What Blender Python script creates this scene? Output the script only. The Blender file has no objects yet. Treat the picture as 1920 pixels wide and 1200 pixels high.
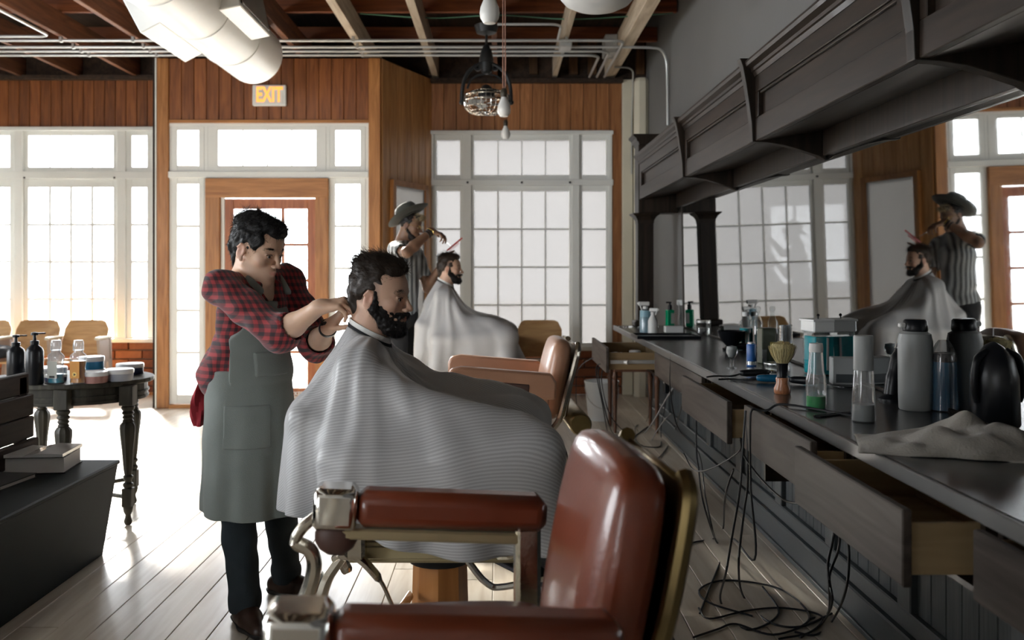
import bpy, math, random
import numpy as np
from mathutils import Vector, Matrix, noise
random.seed(7)
SC = bpy.context.scene
COL = SC.collection
R = math.radians
# ---------------------------------------------------------------- camera
F, CX, CY, H = 1700.0, 937.0, 506.0, 1.36      # photo calibration (pixels, 1920 x 1200 frame)
def P(px, py, Y):
    """world point seen at photo pixel (px, py) at depth Y"""
    return ((px-CX)*Y/F, Y, H-(py-CY)*Y/F)
def XX(px, Y): return (px-CX)*Y/F
def ZZ(py, Y): return H-(py-CY)*Y/F
cd = bpy.data.cameras.new('camera'); cam = bpy.data.objects.new('camera', cd); COL.objects.link(cam)
cam.location = (0, 0, H); cam.rotation_euler = (R(90), 0, 0)
cd.sensor_width = 36; cd.sensor_fit = 'HORIZONTAL'; cd.lens = F*36/1920
cd.shift_x = (960-CX)/1920; cd.shift_y = (CY-600)/1920
cd.clip_start = .05; cd.clip_end = 200
cd.dof.use_dof = True; cd.dof.focus_distance = 3.4; cd.dof.aperture_fstop = 3.2
SC.camera = cam
# ---------------------------------------------------------------- sky, sun, exposure
SC.view_settings.view_transform = 'Standard'; SC.view_settings.look = 'None'
SC.view_settings.gamma = 1; SC.view_settings.use_curve_mapping = False
SC.view_settings.exposure = 0.2
SKY, SUN = 14.0, 36.0
w = bpy.data.worlds.new('sky'); SC.world = w; w.use_nodes = True
bg = w.node_tree.nodes['Background']; bg.inputs[0].default_value = (.96, .98, 1, 1); bg.inputs[1].default_value = SKY
sd = bpy.data.lights.new('sun', 'SUN'); sd.energy = SUN; sd.angle = R(9); sd.color = (1, .93, .82)
so = bpy.data.objects.new('sun', sd); COL.objects.link(so)
so.rotation_euler = Vector((.43, -.9, -.52)).to_track_quat('-Z', 'Y').to_euler()
cy = SC.cycles
cy.max_bounces = 9; cy.diffuse_bounces = 5; cy.glossy_bounces = 4; cy.transmission_bounces = 8; cy.transparent_max_bounces = 12
cy.caustics_reflective = False; cy.caustics_refractive = False; cy.sample_clamp_indirect = 6
def portal(x0, x1, z0, z1, Y):
    l = bpy.data.lights.new('window_portal', 'AREA'); l.shape = 'RECTANGLE'; l.size = x1-x0; l.size_y = z1-z0
    l.cycles.is_portal = True
    o = bpy.data.objects.new('window_portal', l); COL.objects.link(o)
    o.location = ((x0+x1)/2, Y, (z0+z1)/2); o.rotation_euler = (R(-90), 0, 0)
# ---------------------------------------------------------------- materials
MATS = {}
def _mat(name):
    m = bpy.data.materials.new(name); m.use_nodes = True
    return m, m.node_tree.nodes, m.node_tree.links, m.node_tree.nodes['Principled BSDF']
def mat(name, c, rough=.5, metal=0, var=.12, scale=8, bump=0, bscale=60, trans=0, spec=.5, sheen=0, coat=0, subs=0, emit=0, stretch=(1,1,1), ior=1.45, alpha=1):
    """plain surface: colour broken up by noise, optional bump"""
    if name in MATS: return MATS[name]
    m, N, L, b = _mat(name)
    tc = N.new('ShaderNodeTexCoord'); mp = N.new('ShaderNodeMapping'); L.new(tc.outputs['Object'], mp.inputs[0])
    mp.inputs['Scale'].default_value = stretch
    nz = N.new('ShaderNodeTexNoise'); nz.inputs['Scale'].default_value = scale; nz.inputs['Detail'].default_value = 4
    L.new(mp.outputs[0], nz.inputs['Vector'])
    mx = N.new('ShaderNodeMix'); mx.data_type = 'RGBA'
    lo = [max(0, v*(1-var)) for v in c]; hi = [min(1, v*(1+var)) for v in c]
    mx.inputs[6].default_value = (*lo, 1); mx.inputs[7].default_value = (*hi, 1)
    L.new(nz.outputs['Fac'], mx.inputs[0]); L.new(mx.outputs[2], b.inputs['Base Color'])
    b.inputs['Roughness'].default_value = rough; b.inputs['Metallic'].default_value = metal
    b.inputs['Transmission Weight'].default_value = trans; b.inputs['Specular IOR Level'].default_value = spec
    b.inputs['Sheen Weight'].default_value = sheen; b.inputs['Coat Weight'].default_value = coat; b.inputs['Coat Roughness'].default_value = .08
    b.inputs['IOR'].default_value = ior; b.inputs['Alpha'].default_value = alpha
    if subs:
        b.inputs['Subsurface Weight'].default_value = subs; b.inputs['Subsurface Radius'].default_value = (.012, .005, .003); b.inputs['Subsurface Scale'].default_value = 1
    if emit:
        b.inputs['Emission Color'].default_value = (*c, 1); b.inputs['Emission Strength'].default_value = emit
    if bump:
        n2 = N.new('ShaderNodeTexNoise'); n2.inputs['Scale'].default_value = bscale; n2.inputs['Detail'].default_value = 3
        L.new(mp.outputs[0], n2.inputs['Vector'])
        bp = N.new('ShaderNodeBump'); bp.inputs['Strength'].default_value = bump; bp.inputs['Distance'].default_value = .01
        L.new(n2.outputs['Fac'], bp.inputs['Height']); L.new(bp.outputs[0], b.inputs['Normal'])
    MATS[name] = m
    return m
def wood(name, dark, light, rough=.45, axis=2, scale=1.0, coat=0, rnd=.25, bump=.15, spec=.4):
    """grained wood, grain running along axis; each object shifts its grain and tint"""
    if name in MATS: return MATS[name]
    m, N, L, b = _mat(name)
    tc = N.new('ShaderNodeTexCoord'); oi = N.new('ShaderNodeObjectInfo')
    ad = N.new('ShaderNodeVectorMath'); ad.operation = 'ADD'
    mulr = N.new('ShaderNodeMath'); mulr.operation = 'MULTIPLY'; mulr.inputs[1].default_value = 37
    L.new(oi.outputs['Random'], mulr.inputs[0]); L.new(tc.outputs['Object'], ad.inputs[0]); L.new(mulr.outputs[0], ad.inputs[1])
    mp = N.new('ShaderNodeMapping'); L.new(ad.outputs[0], mp.inputs[0])
    s = [14*scale]*3; s[axis] = 1.1*scale; mp.inputs['Scale'].default_value = s
    n1 = N.new('ShaderNodeTexNoise'); n1.inputs['Scale'].default_value = 2.2; n1.inputs['Detail'].default_value = 6; n1.inputs['Distortion'].default_value = .8
    L.new(mp.outputs[0], n1.inputs['Vector'])
    cr = N.new('ShaderNodeValToRGB'); cr.color_ramp.elements[0].position = .3; cr.color_ramp.elements[1].position = .72
    cr.color_ramp.elements[0].color = (*dark, 1); cr.color_ramp.elements[1].color = (*light, 1)
    L.new(n1.outputs['Fac'], cr.inputs[0])
    hs = N.new('ShaderNodeHueSaturation'); L.new(cr.outputs[0], hs.inputs['Color'])
    mr = N.new('ShaderNodeMapRange'); mr.inputs[3].default_value = 1-rnd; mr.inputs[4].default_value = 1+rnd
    L.new(oi.outputs['Random'], mr.inputs[0]); L.new(mr.outputs[0], hs.inputs['Value'])
    L.new(hs.outputs[0], b.inputs['Base Color'])
    b.inputs['Roughness'].default_value = rough; b.inputs['Coat Weight'].default_value = coat; b.inputs['Specular IOR Level'].default_value = spec
    bp = N.new('ShaderNodeBump'); bp.inputs['Strength'].default_value = bump; bp.inputs['Distance'].default_value = .004
    L.new(n1.outputs['Fac'], bp.inputs['Height']); L.new(bp.outputs[0], b.inputs['Normal'])
    MATS[name] = m
    return m
def glass(name, c=(1,1,1), refl=.06, rough=.02, milk=0.0, milkc=(.8,.8,.8)):
    """thin sheet or vessel glass: see-through with a faint mirror, optionally milky"""
    if name in MATS: return MATS[name]
    m, N, L, b = _mat(name)
    N.remove(b); out = N['Material Output']
    t = N.new('ShaderNodeBsdfTransparent'); t.inputs[0].default_value = (*c, 1)
    g = N.new('ShaderNodeBsdfGlossy'); g.inputs['Roughness'].default_value = rough
    lw = N.new('ShaderNodeLayerWeight'); lw.inputs[0].default_value = .25
    mm = N.new('ShaderNodeMath'); mm.operation = 'MULTIPLY_ADD'; mm.inputs[1].default_value = .5; mm.inputs[2].default_value = refl
    L.new(lw.outputs['Fresnel'], mm.inputs[0])
    mx = N.new('ShaderNodeMixShader'); L.new(mm.outputs[0], mx.inputs[0])
    src = t.outputs[0]
    if milk:
        tr = N.new('ShaderNodeBsdfTranslucent'); tr.inputs[0].default_value = (*milkc, 1)
        df = N.new('ShaderNodeBsdfDiffuse'); df.inputs[0].default_value = (*milkc, 1)
        h = N.new('ShaderNodeMixShader'); h.inputs[0].default_value = .35; L.new(tr.outputs[0], h.inputs[1]); L.new(df.outputs[0], h.inputs[2])
        m2 = N.new('ShaderNodeMixShader'); m2.inputs[0].default_value = milk; L.new(t.outputs[0], m2.inputs[1]); L.new(h.outputs[0], m2.inputs[2]); src = m2.outputs[0]
    L.new(src, mx.inputs[1]); L.new(g.outputs[0], mx.inputs[2]); L.new(mx.outputs[0], out.inputs[0])
    MATS[name] = m
    return m
# ---------------------------------------------------------------- mesh builder
class MB:
    def __init__(s): s.v = []; s.f = []
    def add(s, vs, fs):
        o = len(s.v); s.v += [tuple(p) for p in vs]; s.f += [tuple(i+o for i in q) for q in fs]; return s
    def box(s, c, d, ch=0, rot=None):
        hx, hy, hz = d[0]/2, d[1]/2, d[2]/2
        if ch <= 0:
            vs = [(x*hx, y*hy, z*hz) for x in (-1,1) for y in (-1,1) for z in (-1,1)]
            fs = [(0,1,3,2),(4,6,7,5),(0,4,5,1),(2,3,7,6),(0,2,6,4),(1,5,7,3)]
        else:
            ch = min(ch, hx*.9, hy*.9, hz*.9); vs = []; ix = {}
            for x in (-1,1):
                for y in (-1,1):
                    for z in (-1,1):
                        for a in range(3):
                            p = [x*(hx-ch), y*(hy-ch), z*(hz-ch)]; p[a] += (x,y,z)[a]*ch
                            ix[x,y,z,a] = len(vs); vs.append(tuple(p))
            fs = []
            for a in range(3):
                for sg in (-1,1):
                    b_, c_ = (a+1)%3, (a+2)%3; q = []
                    for (u, w_) in ((-1,-1),(1,-1),(1,1),(-1,1)):
                        k = [0,0,0]; k[a] = sg; k[b_] = u; k[c_] = w_; q.append(ix[k[0],k[1],k[2],a])
                    fs.append(tuple(q) if sg > 0 else tuple(q[::-1]))
                for u in (-1,1):
                    for w_ in (-1,1):
                        b_, c_ = (a+1)%3, (a+2)%3; k0 = [0,0,0]; k1 = [0,0,0]
                        k0[a] = -1; k1[a] = 1; k0[b_] = k1[b_] = u; k0[c_] = k1[c_] = w_
                        q = [ix[(*k0, b_)], ix[(*k1, b_)], ix[(*k1, c_)], ix[(*k0, c_)]]
                        fs.append(tuple(q) if u*w_ > 0 else tuple(q[::-1]))
            for x in (-1,1):
                for y in (-1,1):
                    for z in (-1,1):
                        q = (ix[x,y,z,0], ix[x,y,z,1], ix[x,y,z,2]); fs.append(q if x*y*z > 0 else q[::-1])
        M = Matrix.Translation(c)
        if rot is not None: M = M @ (rot.to_4x4() if isinstance(rot, Matrix) else Matrix.Rotation(rot, 4, 'Z'))
        return s.add([M @ Vector(p) for p in vs], fs)
    def bx(s, x0, x1, y0, y1, z0, z1, ch=0):
        return s.box(((x0+x1)/2, (y0+y1)/2, (z0+z1)/2), (abs(x1-x0), abs(y1-y0), abs(z1-z0)), ch)
    def tube(s, pts, r, n=8, cap=True, flat=1.0):
        """round bar swept along points; r a number or one per point"""
        pts = [Vector(p) for p in pts]; m = len(pts); rs = r if hasattr(r, '__len__') else [r]*m
        vs = []; up = None
        for i, p in enumerate(pts):
            t = (pts[min(i+1, m-1)]-pts[max(i-1, 0)]).normalized()
            if up is None:
                up = Vector((0,0,1)) if abs(t.z) < .9 else Vector((0,1,0))
            a = (up - t*up.dot(t)); a = a.normalized() if a.length > 1e-6 else t.orthogonal().normalized()
            b = t.cross(a); up = a
            for k in range(n):
                q = 2*math.pi*k/n; vs.append(p + a*math.cos(q)*rs[i]*flat + b*math.sin(q)*rs[i])
        fs = [(i*n+k, i*n+(k+1)%n, (i+1)*n+(k+1)%n, (i+1)*n+k) for i in range(m-1) for k in range(n)]
        if cap: fs += [tuple(range(n))[::-1], tuple((m-1)*n+k for k in range(n))]
        return s.add(vs, fs)
    def lathe(s, prof, o=(0,0,0), n=20, axis='Z', sx=1, sy=1, rot=None):
        """(radius, height) profile turned about an axis through o"""
        vs = []
        for (r, z) in prof:
            for k in range(n):
                q = 2*math.pi*k/n; vs.append(Vector((r*math.cos(q)*sx, r*math.sin(q)*sy, z)))
        m = len(prof)
        fs = [(i*n+k, i*n+(k+1)%n, (i+1)*n+(k+1)%n, (i+1)*n+k) for i in range(m-1) for k in range(n)]
        if prof[0][0] > 1e-5: fs.append(tuple(range(n))[::-1])
        if prof[-1][0] > 1e-5: fs.append(tuple((m-1)*n+k for k in range(n)))
        M = Matrix.Translation(o)
        if axis == 'X': M = M @ Matrix.Rotation(R(90), 4, 'Y')
        if axis == 'Y': M = M @ Matrix.Rotation(R(-90), 4, 'X')
        if rot is not None: M = M @ rot.to_4x4()
        return s.add([M @ v for v in vs], fs)
    def ell(s, c, r, n=16, rot=None):
        m = n//2; prof = [(math.sin(math.pi*i/m), -math.cos(math.pi*i/m)) for i in range(m+1)]
        t = MB().lathe([(max(a, 1e-6), b) for a, b in prof], n=n)
        M = Matrix.Translation(c)
        if rot is not None: M = M @ rot.to_4x4()
        r = r if hasattr(r, '__len__') else (r, r, r)
        return s.add([M @ Vector((v[0]*r[0], v[1]*r[1], v[2]*r[2])) for v in t.v], t.f)
    def prism(s, poly, a, b, axis='Y'):
        """2-D outline pushed from a to b along an axis (other two coordinates in order)"""
        def q(p, t): return {'X': (t, p[0], p[1]), 'Y': (p[0], t, p[1]), 'Z': (p[0], p[1], t)}[axis]
        n = len(poly); vs = [q(p, a) for p in poly]+[q(p, b) for p in poly]
        fs = [tuple(range(n)), tuple(range(2*n-1, n-1, -1))]+[(i, n+i, n+(i+1)%n, (i+1)%n) for i in range(n)]
        return s.add(vs, fs)
    def build(s, name, m, parent=None, loc=None, flat=False, sub=0, bev=0, ang=40):
        me = bpy.data.meshes.new(name); me.from_pydata(s.v, [], s.f); me.validate()
        import bmesh
        b = bmesh.new(); b.from_mesh(me); bmesh.ops.recalc_face_normals(b, faces=b.faces); b.to_mesh(me); b.free()
        if not flat:
            me.polygons.foreach_set('use_smooth', [True]*len(me.polygons)); me.set_sharp_from_angle(angle=R(ang))
        return mkobj(name, me, m, parent, loc, sub, bev)
def mkobj(name, me, m, parent=None, loc=None, sub=0, bev=0):
    if m and not me.materials: me.materials.append(MATS[m] if isinstance(m, str) else m)
    o = bpy.data.objects.new(name, me); COL.objects.link(o)
    if parent: o.parent = parent
    if loc is not None: o.location = loc
    if bev:
        d = o.modifiers.new('edge', 'BEVEL'); d.width = bev; d.segments = 2; d.limit_method = 'ANGLE'; d.angle_limit = R(40)
    if sub:
        d = o.modifiers.new('round', 'SUBSURF'); d.levels = sub; d.render_levels = sub
    return o
def tag(o, label=None, cat=None, group=None, kind=None):
    for k, v in (('label', label), ('category', cat), ('group', group), ('kind', kind)):
        if v: o[k] = v
    return o
def thing(name, label, cat, loc=(0,0,0), rz=0, group=None):
    o = bpy.data.objects.new(name, None); COL.objects.link(o); o.empty_display_size = .1
    o.location = loc; o.rotation_euler = (0, 0, rz)
    return tag(o, label, cat, group)
def struct(name, loc=(0,0,0)):
    o = bpy.data.objects.new(name, None); COL.objects.link(o); o.location = loc; o['kind'] = 'structure'; return o
KIDS = {}
def kids(o): return [c for c in bpy.data.objects if c.parent == o]
def dup(o, loc, rz=None, label=None, parent=None):
    """a copy of a thing with copies of its parts and sub-parts (mesh data shared)"""
    c = o.copy(); COL.objects.link(c)
    if parent: c.parent = parent
    if loc is not None: c.location = loc
    if rz is not None: c.rotation_euler = (0, 0, rz)
    if label: c['label'] = label
    for k in kids(o): dup(k, None, parent=c)
    return c
def spline(pts, n=8):
    """Catmull-Rom points through pts"""
    p = [Vector(q) for q in pts]; p = [p[0]*2-p[1]]+p+[p[-1]*2-p[-2]]; out = []
    for i in range(1, len(p)-2):
        for k in range(n):
            t = k/n
            out.append(.5*((2*p[i])+(p[i+1]-p[i-1])*t+(2*p[i-1]-5*p[i]+4*p[i+1]-p[i+2])*t*t+(-p[i-1]+3*p[i]-3*p[i+1]+p[i+2])*t**3))
    return out+[p[-2]]
def text(s, size, m, parent, loc, rot, name='lettering', depth=.001, align='CENTER', sx=1, bold=0):
    c = bpy.data.curves.new(name, 'FONT'); c.body = s; c.size = size; c.extrude = depth; c.align_x = align; c.align_y = 'CENTER'; c.offset = bold
    t = bpy.data.objects.new(name+'_tmp', c); COL.objects.link(t)
    dg = bpy.context.evaluated_depsgraph_get(); me = bpy.data.meshes.new_from_object(t.evaluated_get(dg)); bpy.data.objects.remove(t); me.name = name
    me.materials.clear()
    o = mkobj(name, me, m, parent, loc); o.rotation_euler = rot; o.scale = (sx, 1, 1)
    return o
# ================================================================ materials used all over
WH = mat('white_paint', (.82,.83,.80), .45, var=.05, scale=3, bump=.05, bscale=40)
mat('cream_paint', (.72,.68,.55), .5, var=.1, scale=4, bump=.08, bscale=30)
mat('plaster_shaded', (.17,.17,.17), .8, var=.06, scale=2, bump=.12, bscale=25)  # plaster darkened to stand in for shade on the right wall
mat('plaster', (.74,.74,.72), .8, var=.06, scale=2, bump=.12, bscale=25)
wood('wall_wood', (.15,.045,.013), (.33,.115,.034), .42, 2, 1, rnd=.22)
wood('wall_wood_lit', (.42,.19,.06), (.68,.37,.15), .4, 2, 1, rnd=.12)  # wall boards lightened to stand in for bright light on the splayed side
wood('wall_wood_hazed', (.22,.085,.03), (.43,.19,.075), .42, 2, 1, rnd=.2)  # boards around the right rear window, paled to imitate haze
wood('casing_wood', (.30,.115,.03), (.52,.235,.075), .38, 2, 1, rnd=.12)
wood('casing_wood_flat', (.30,.115,.03), (.52,.235,.075), .38, 0, 1, rnd=.12)
wood('door_wood', (.27,.075,.022), (.46,.155,.05), .35, 2, 1, rnd=.1)
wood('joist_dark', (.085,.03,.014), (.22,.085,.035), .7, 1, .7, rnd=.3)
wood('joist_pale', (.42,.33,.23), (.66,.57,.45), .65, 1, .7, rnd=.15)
wood('beam_dark', (.12,.035,.014), (.27,.085,.03), .65, 0, .7, rnd=.2)
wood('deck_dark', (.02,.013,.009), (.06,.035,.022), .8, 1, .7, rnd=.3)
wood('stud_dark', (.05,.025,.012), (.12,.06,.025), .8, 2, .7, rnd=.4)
wood('floor_wood', (.54,.46,.36), (.74,.68,.58), .30, 1, .6, rnd=.10, bump=.05, spec=.5)
mat('dark_gap', (.03,.02,.015), .9)
mat('galv', (.62,.63,.62), .38, .55, var=.08, scale=12)
mat('duct_white', (.88,.89,.87), .4, .12, var=.04, scale=5)
mat('black_iron', (.022,.023,.024), .42, .3)
mat('mortar', (.36,.30,.24), .95, bump=.3, bscale=80)
glass('clear_pane', (.98,.99,1), .03)
glass('greyed_pane', (1,1,1), .03, milk=.90, milkc=(.17,.17,.175))  # pane colour carries the dimming and haze over this window
glass('frost_pane', (1,1,1), .02, milk=.95, milkc=(.16,.16,.16))
def brickmat():
    m, N, L, b = _mat('brick')
    oi = N.new('ShaderNodeObjectInfo'); tc = N.new('ShaderNodeTexCoord'); nz = N.new('ShaderNodeTexNoise'); nz.inputs['Scale'].default_value = 22; nz.inputs['Detail'].default_value = 5
    L.new(tc.outputs['Object'], nz.inputs['Vector'])
    cr = N.new('ShaderNodeValToRGB'); cr.color_ramp.elements[0].color = (.17,.05,.022,1); cr.color_ramp.elements[1].color = (.40,.155,.07,1); cr.color_ramp.elements[0].position = .25
    mx = N.new('ShaderNodeMath'); mx.operation = 'MULTIPLY_ADD'; mx.inputs[1].default_value = .5
    s = N.new('ShaderNodeMath'); s.operation = 'MULTIPLY'; s.inputs[1].default_value = .55; L.new(nz.outputs['Fac'], s.inputs[0])
    L.new(oi.outputs['Random'], mx.inputs[0]); L.new(s.outputs[0], mx.inputs[2]); L.new(mx.outputs[0], cr.inputs[0]); L.new(cr.outputs[0], b.inputs['Base Color'])
    bp = N.new('ShaderNodeBump'); bp.inputs['Strength'].default_value = .5; bp.inputs['Distance'].default_value = .006; L.new(nz.outputs['Fac'], bp.inputs['Height']); L.new(bp.outputs[0], b.inputs['Normal'])
    b.inputs['Roughness'].default_value = .85; MATS['brick'] = m
brickmat()
# ================================================================ room shell
YB, YE, XW, XL, YN, ZC = 9.9, 8.93, 1.60, -5.6, -1.6, 4.02
XE0, XE1 = XX(294, YE), XX(715, YE)           # vestibule front corners
XR0 = -.75                                    # where the splayed side meets the rear wall
# floor: boards along the room over a slab
fl = struct('floor')
MB().bx(XL-.1, XW+.1, YN-.1, YB+.3, -.12, -.006).build('subfloor', 'floor_wood', fl, flat=True)
pw = .15
pm = {}
def plank_mesh(name, dx, dy, dz, ch, m):
    k = (name, round(dx,3), round(dy,3), round(dz,3), m)
    if k not in pm:
        b = MB().box((0,0,0), (dx,dy,dz), ch); me = bpy.data.meshes.new(name); me.from_pydata(b.v, [], b.f); me.materials.append(MATS[m]); pm[k] = me
    return pm[k]
x = XL+.02; i = 0
while x < XW-.1:
    y = 1.3 - (i*1.37 % 2.6); L_ = 2.6
    while y < YB:
        y1 = min(y+L_, YB-.005)
        if y1 > 1.35 and (x+pw-CX*0)/max(y1,.1)*F+CX > -60 and y1-y > .1:
            o = mkobj('plank', plank_mesh('plank', pw-.0025, y1-y-.003, .012, .002, 'floor_wood'), None, fl, (x+pw/2, (y+y1)/2, -.006))
        y += L_
    x += pw; i += 1
def slab(name, *boxes, m='plaster'):
    b = MB()
    for q in boxes: b.bx(*q)
    o = b.build(name, m, flat=True); o['kind'] = 'structure'; return o
slab('wall_left', (XL-.15, XL, YN, 2.6, 0, ZC), (XL-.15, XL, 5.4, YB+.2, 0, ZC), (XL-.15, XL, 2.6, 5.4, 0, .8), (XL-.15, XL, 2.6, 5.4, 2.75, ZC))
w5 = struct('fill_window_left'); f = MB()  # unseen window added in the left wall for fill light
for k in range(5): f.bx(XL-.1, XL-.04, 2.6+k*.7-.03, 2.6+k*.7+.03, .8, 2.75)
f.bx(XL-.1, XL-.04, 2.6, 5.4, .8, .86).bx(XL-.1, XL-.04, 2.6, 5.4, 2.69, 2.75).build('frame', 'white_paint', w5, flat=True)
for k in range(4): MB().bx(XL-.075, XL-.07, 2.63+k*.7, 2.57+(k+1)*.7, .86, 2.69).build('pane', 'clear_pane', w5, flat=True)
l = bpy.data.lights.new('window_portal', 'AREA'); l.shape = 'RECTANGLE'; l.size = 2.8; l.size_y = 1.95; l.cycles.is_portal = True
o = bpy.data.objects.new('window_portal', l); COL.objects.link(o); o.location = (XL-.16, 4.0, 1.775); o.rotation_euler = (R(90), 0, R(-90))
slab('wall_front', (XL, -5.1, YN-.15, YN, 0, ZC), (-3.3, XW, YN-.15, YN, 0, ZC), (-5.1, -3.3, YN-.15, YN, 0, .8), (-5.1, -3.3, YN-.15, YN, 2.75, ZC))
w6 = struct('fill_window_front'); f = MB()  # unseen window added behind the camera to light camera-facing sides
for k in range(4): f.bx(-5.1+k*.6-.03, -5.1+k*.6+.03, YN-.1, YN-.04, .8, 2.75)
f.bx(-5.1, -3.3, YN-.1, YN-.04, .8, .86).bx(-5.1, -3.3, YN-.1, YN-.04, 2.69, 2.75).build('frame', 'white_paint', w6, flat=True)
for k in range(3): MB().bx(-5.07+k*.6, -5.13+(k+1)*.6, YN-.075, YN-.07, .86, 2.69).build('pane', 'clear_pane', w6, flat=True)
l = bpy.data.lights.new('window_portal', 'AREA'); l.shape = 'RECTANGLE'; l.size = 1.8; l.size_y = 1.95; l.cycles.is_portal = True
o = bpy.data.objects.new('window_portal', l); COL.objects.link(o); o.location = (-4.2, YN-.16, 1.775); o.rotation_euler = (R(90), 0, 0)
slab('wall_right', (XW, XW+.15, YN, YB+.2, 0, ZC), m='plaster_shaded')
# windows: pixel rows and columns read off the photo at each wall's depth
def sash(par, Y, px, py, cols, rows, st, pane='clear_pane', m='white_paint', mun=.016, th=.035, name='sash'):
    """a glazed frame: outer px (x0,x1), py (top,bottom) in pixels at depth Y; cols/rows of glass; st = (side, top, bottom) member widths in metres"""
    x0, x1 = XX(px[0], Y), XX(px[1], Y); z1, z0 = ZZ(py[0], Y), ZZ(py[1], Y)
    a, t, bt = st
    f = MB()
    f.bx(x0, x0+a, Y-th/2, Y+th/2, z0, z1, .003).bx(x1-a, x1, Y-th/2, Y+th/2, z0, z1, .003)
    f.bx(x0+a, x1-a, Y-th/2+.001, Y+th/2-.001, z1-t, z1, .003).bx(x0+a, x1-a, Y-th/2+.001, Y+th/2-.001, z0, z0+bt, .003)
    s = f.build(name, m, par, flat=True)
    gx0, gx1, gz0, gz1 = x0+a, x1-a, z0+bt, z1-t
    cw, rh = (gx1-gx0)/cols, (gz1-gz0)/rows
    if cols*rows > 1:
        g = MB()
        for c in range(1, cols): g.bx(gx0+c*cw-mun/2, gx0+c*cw+mun/2, Y-.012, Y+.012, gz0, gz1)
        for r in range(1, rows): g.bx(gx0, gx1, Y-.0115, Y+.0115, gz0+r*rh-mun/2, gz0+r*rh+mun/2)
        g.build('muntin_grid', m, s, flat=True)
    for c in range(cols):
        for r in range(rows):
            MB().box((0,0,0), (cw-.0008, .004, rh-.0008)).build('pane', pane, s, loc=(gx0+(c+.5)*cw, Y, gz0+(r+.5)*rh), flat=True)
    return s
def post(par, Y, px, py, th=.09, dy=0, m='white_paint', name='post'):
    return MB().bx(XX(px[0],Y), XX(px[1],Y), Y-th/2+dy, Y+th/2+dy, ZZ(py[1],Y), ZZ(py[0],Y), .004).build(name, m, par, flat=True)
SB = F/YB; SE = F/YE
# window_1: rear window at the waiting seats
w1 = struct('window_1'); Y = YB+.03
for (a, b, c, d) in ((-50,-34,243,637),(30,46,243,637),(222,238,243,637),(287,294,243,637)): post(w1, Y, (a,b), (c,d))
post(w1, Y, (-50,294), (239,246), .13, name='head_casing'); post(w1, Y, (-50,294), (322,336), .10, name='transom_rail'); post(w1, Y, (-50,294), (634,641), .16, -.03, name='sill')
for (a, b, n) in ((-34,30,1),(46,222,4),(238,287,1)):
    sd_ = .05 if n > 1 else .06
    sash(w1, Y, (a,b), (246,322), n, 1, (sd_,.05,.05), mun=.012)
    sash(w1, Y, (a,b), (336,634), n, 4, (sd_,.09,.02), mun=.026)
bk = MB()
for px_ in (46, 222):
    bk.lathe([(.001,0),(.012,.0),(.012,.014),(.001,.016)], (XX(px_+(-4 if px_>100 else 4),Y), Y-.052, ZZ(334,Y)), 10, 'Y', rot=None)
bk.build('bolt_cap', 'black_iron', w1)
# window_2: rear window beside the counter, glass greyed to imitate dimming and haze
w2 = struct('window_2')
for (a, b) in ((808,814),(868,884),(1072,1086),(1141,1147)): post(w2, Y, (a,b), (250,652))
post(w2, Y, (806,1149), (246,253), .13, name='head_casing'); post(w2, Y, (806,1149), (337,348), .10, name='transom_rail'); post(w2, Y, (806,1149), (648,656), .16, -.03, name='sill')
for (a, b, n) in ((814,868,1),(884,1072,4),(1086,1141,1)):
    sash(w2, Y, (a,b), (253,337), n, 1, (.03,.06,.05), 'greyed_pane', mun=.008)
    sash(w2, Y, (a,b), (348,648), n, 4, (.03,.06,.03), 'greyed_pane')
bk = MB()
for px_ in (877, 978, 1068): bk.lathe([(.001,0),(.012,.0),(.012,.014),(.001,.016)], (XX(px_,Y), Y-.066, ZZ(343,Y)), 10, 'Y')
bk.build('bolt_cap', 'black_iron', w2)
# the masonry and framing behind the linings
zl, zr = ZZ(636,YB), ZZ(652,YB); zt1, zt2 = ZZ(240,YB), ZZ(247,YB); x2 = XX(1149,YB)
ZT = 3.44
wb = slab('wall_back', (XL, XE0, YB+.02, YB+.2, 0, zl), (XL, XE0, YB+.02, YB+.2, zt1, ZT), (XR0-.02, XW, YB+.02, YB+.2, 0, zr), (XR0-.02, XW, YB+.02, YB+.2, zt2, ZT), (x2, XW, YB+.02, YB+.2, zr, zt2), m='mortar')
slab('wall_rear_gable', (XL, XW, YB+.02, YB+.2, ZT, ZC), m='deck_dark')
def planks(par, Y, xs, z0, z1, m='wall_wood', dy=0):
    for a, b in zip(xs[:-1], xs[1:]):
        mkobj('plank', plank_mesh('wall_plank', b-a-.004, .022, z1-z0, .004, m), None, par, ((a+b)/2, Y, (z0+z1)/2))
n = 19; xs = [XL+(XE0-XL)*k/n for k in range(n+1)]
planks(wb, YB+.009, xs, zt1, ZZ(148,YB))
n = 15; xs = [XX(808,YB)+(XX(1166,YB)-XX(808,YB))*k/n for k in range(n+1)]
planks(wb, YB+.009, xs[:-1], zt2, ZZ(156,YB), 'wall_wood_hazed'); planks(wb, YB+.009, xs[-2:], zr, ZZ(156,YB), 'wall_wood_hazed')
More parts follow.
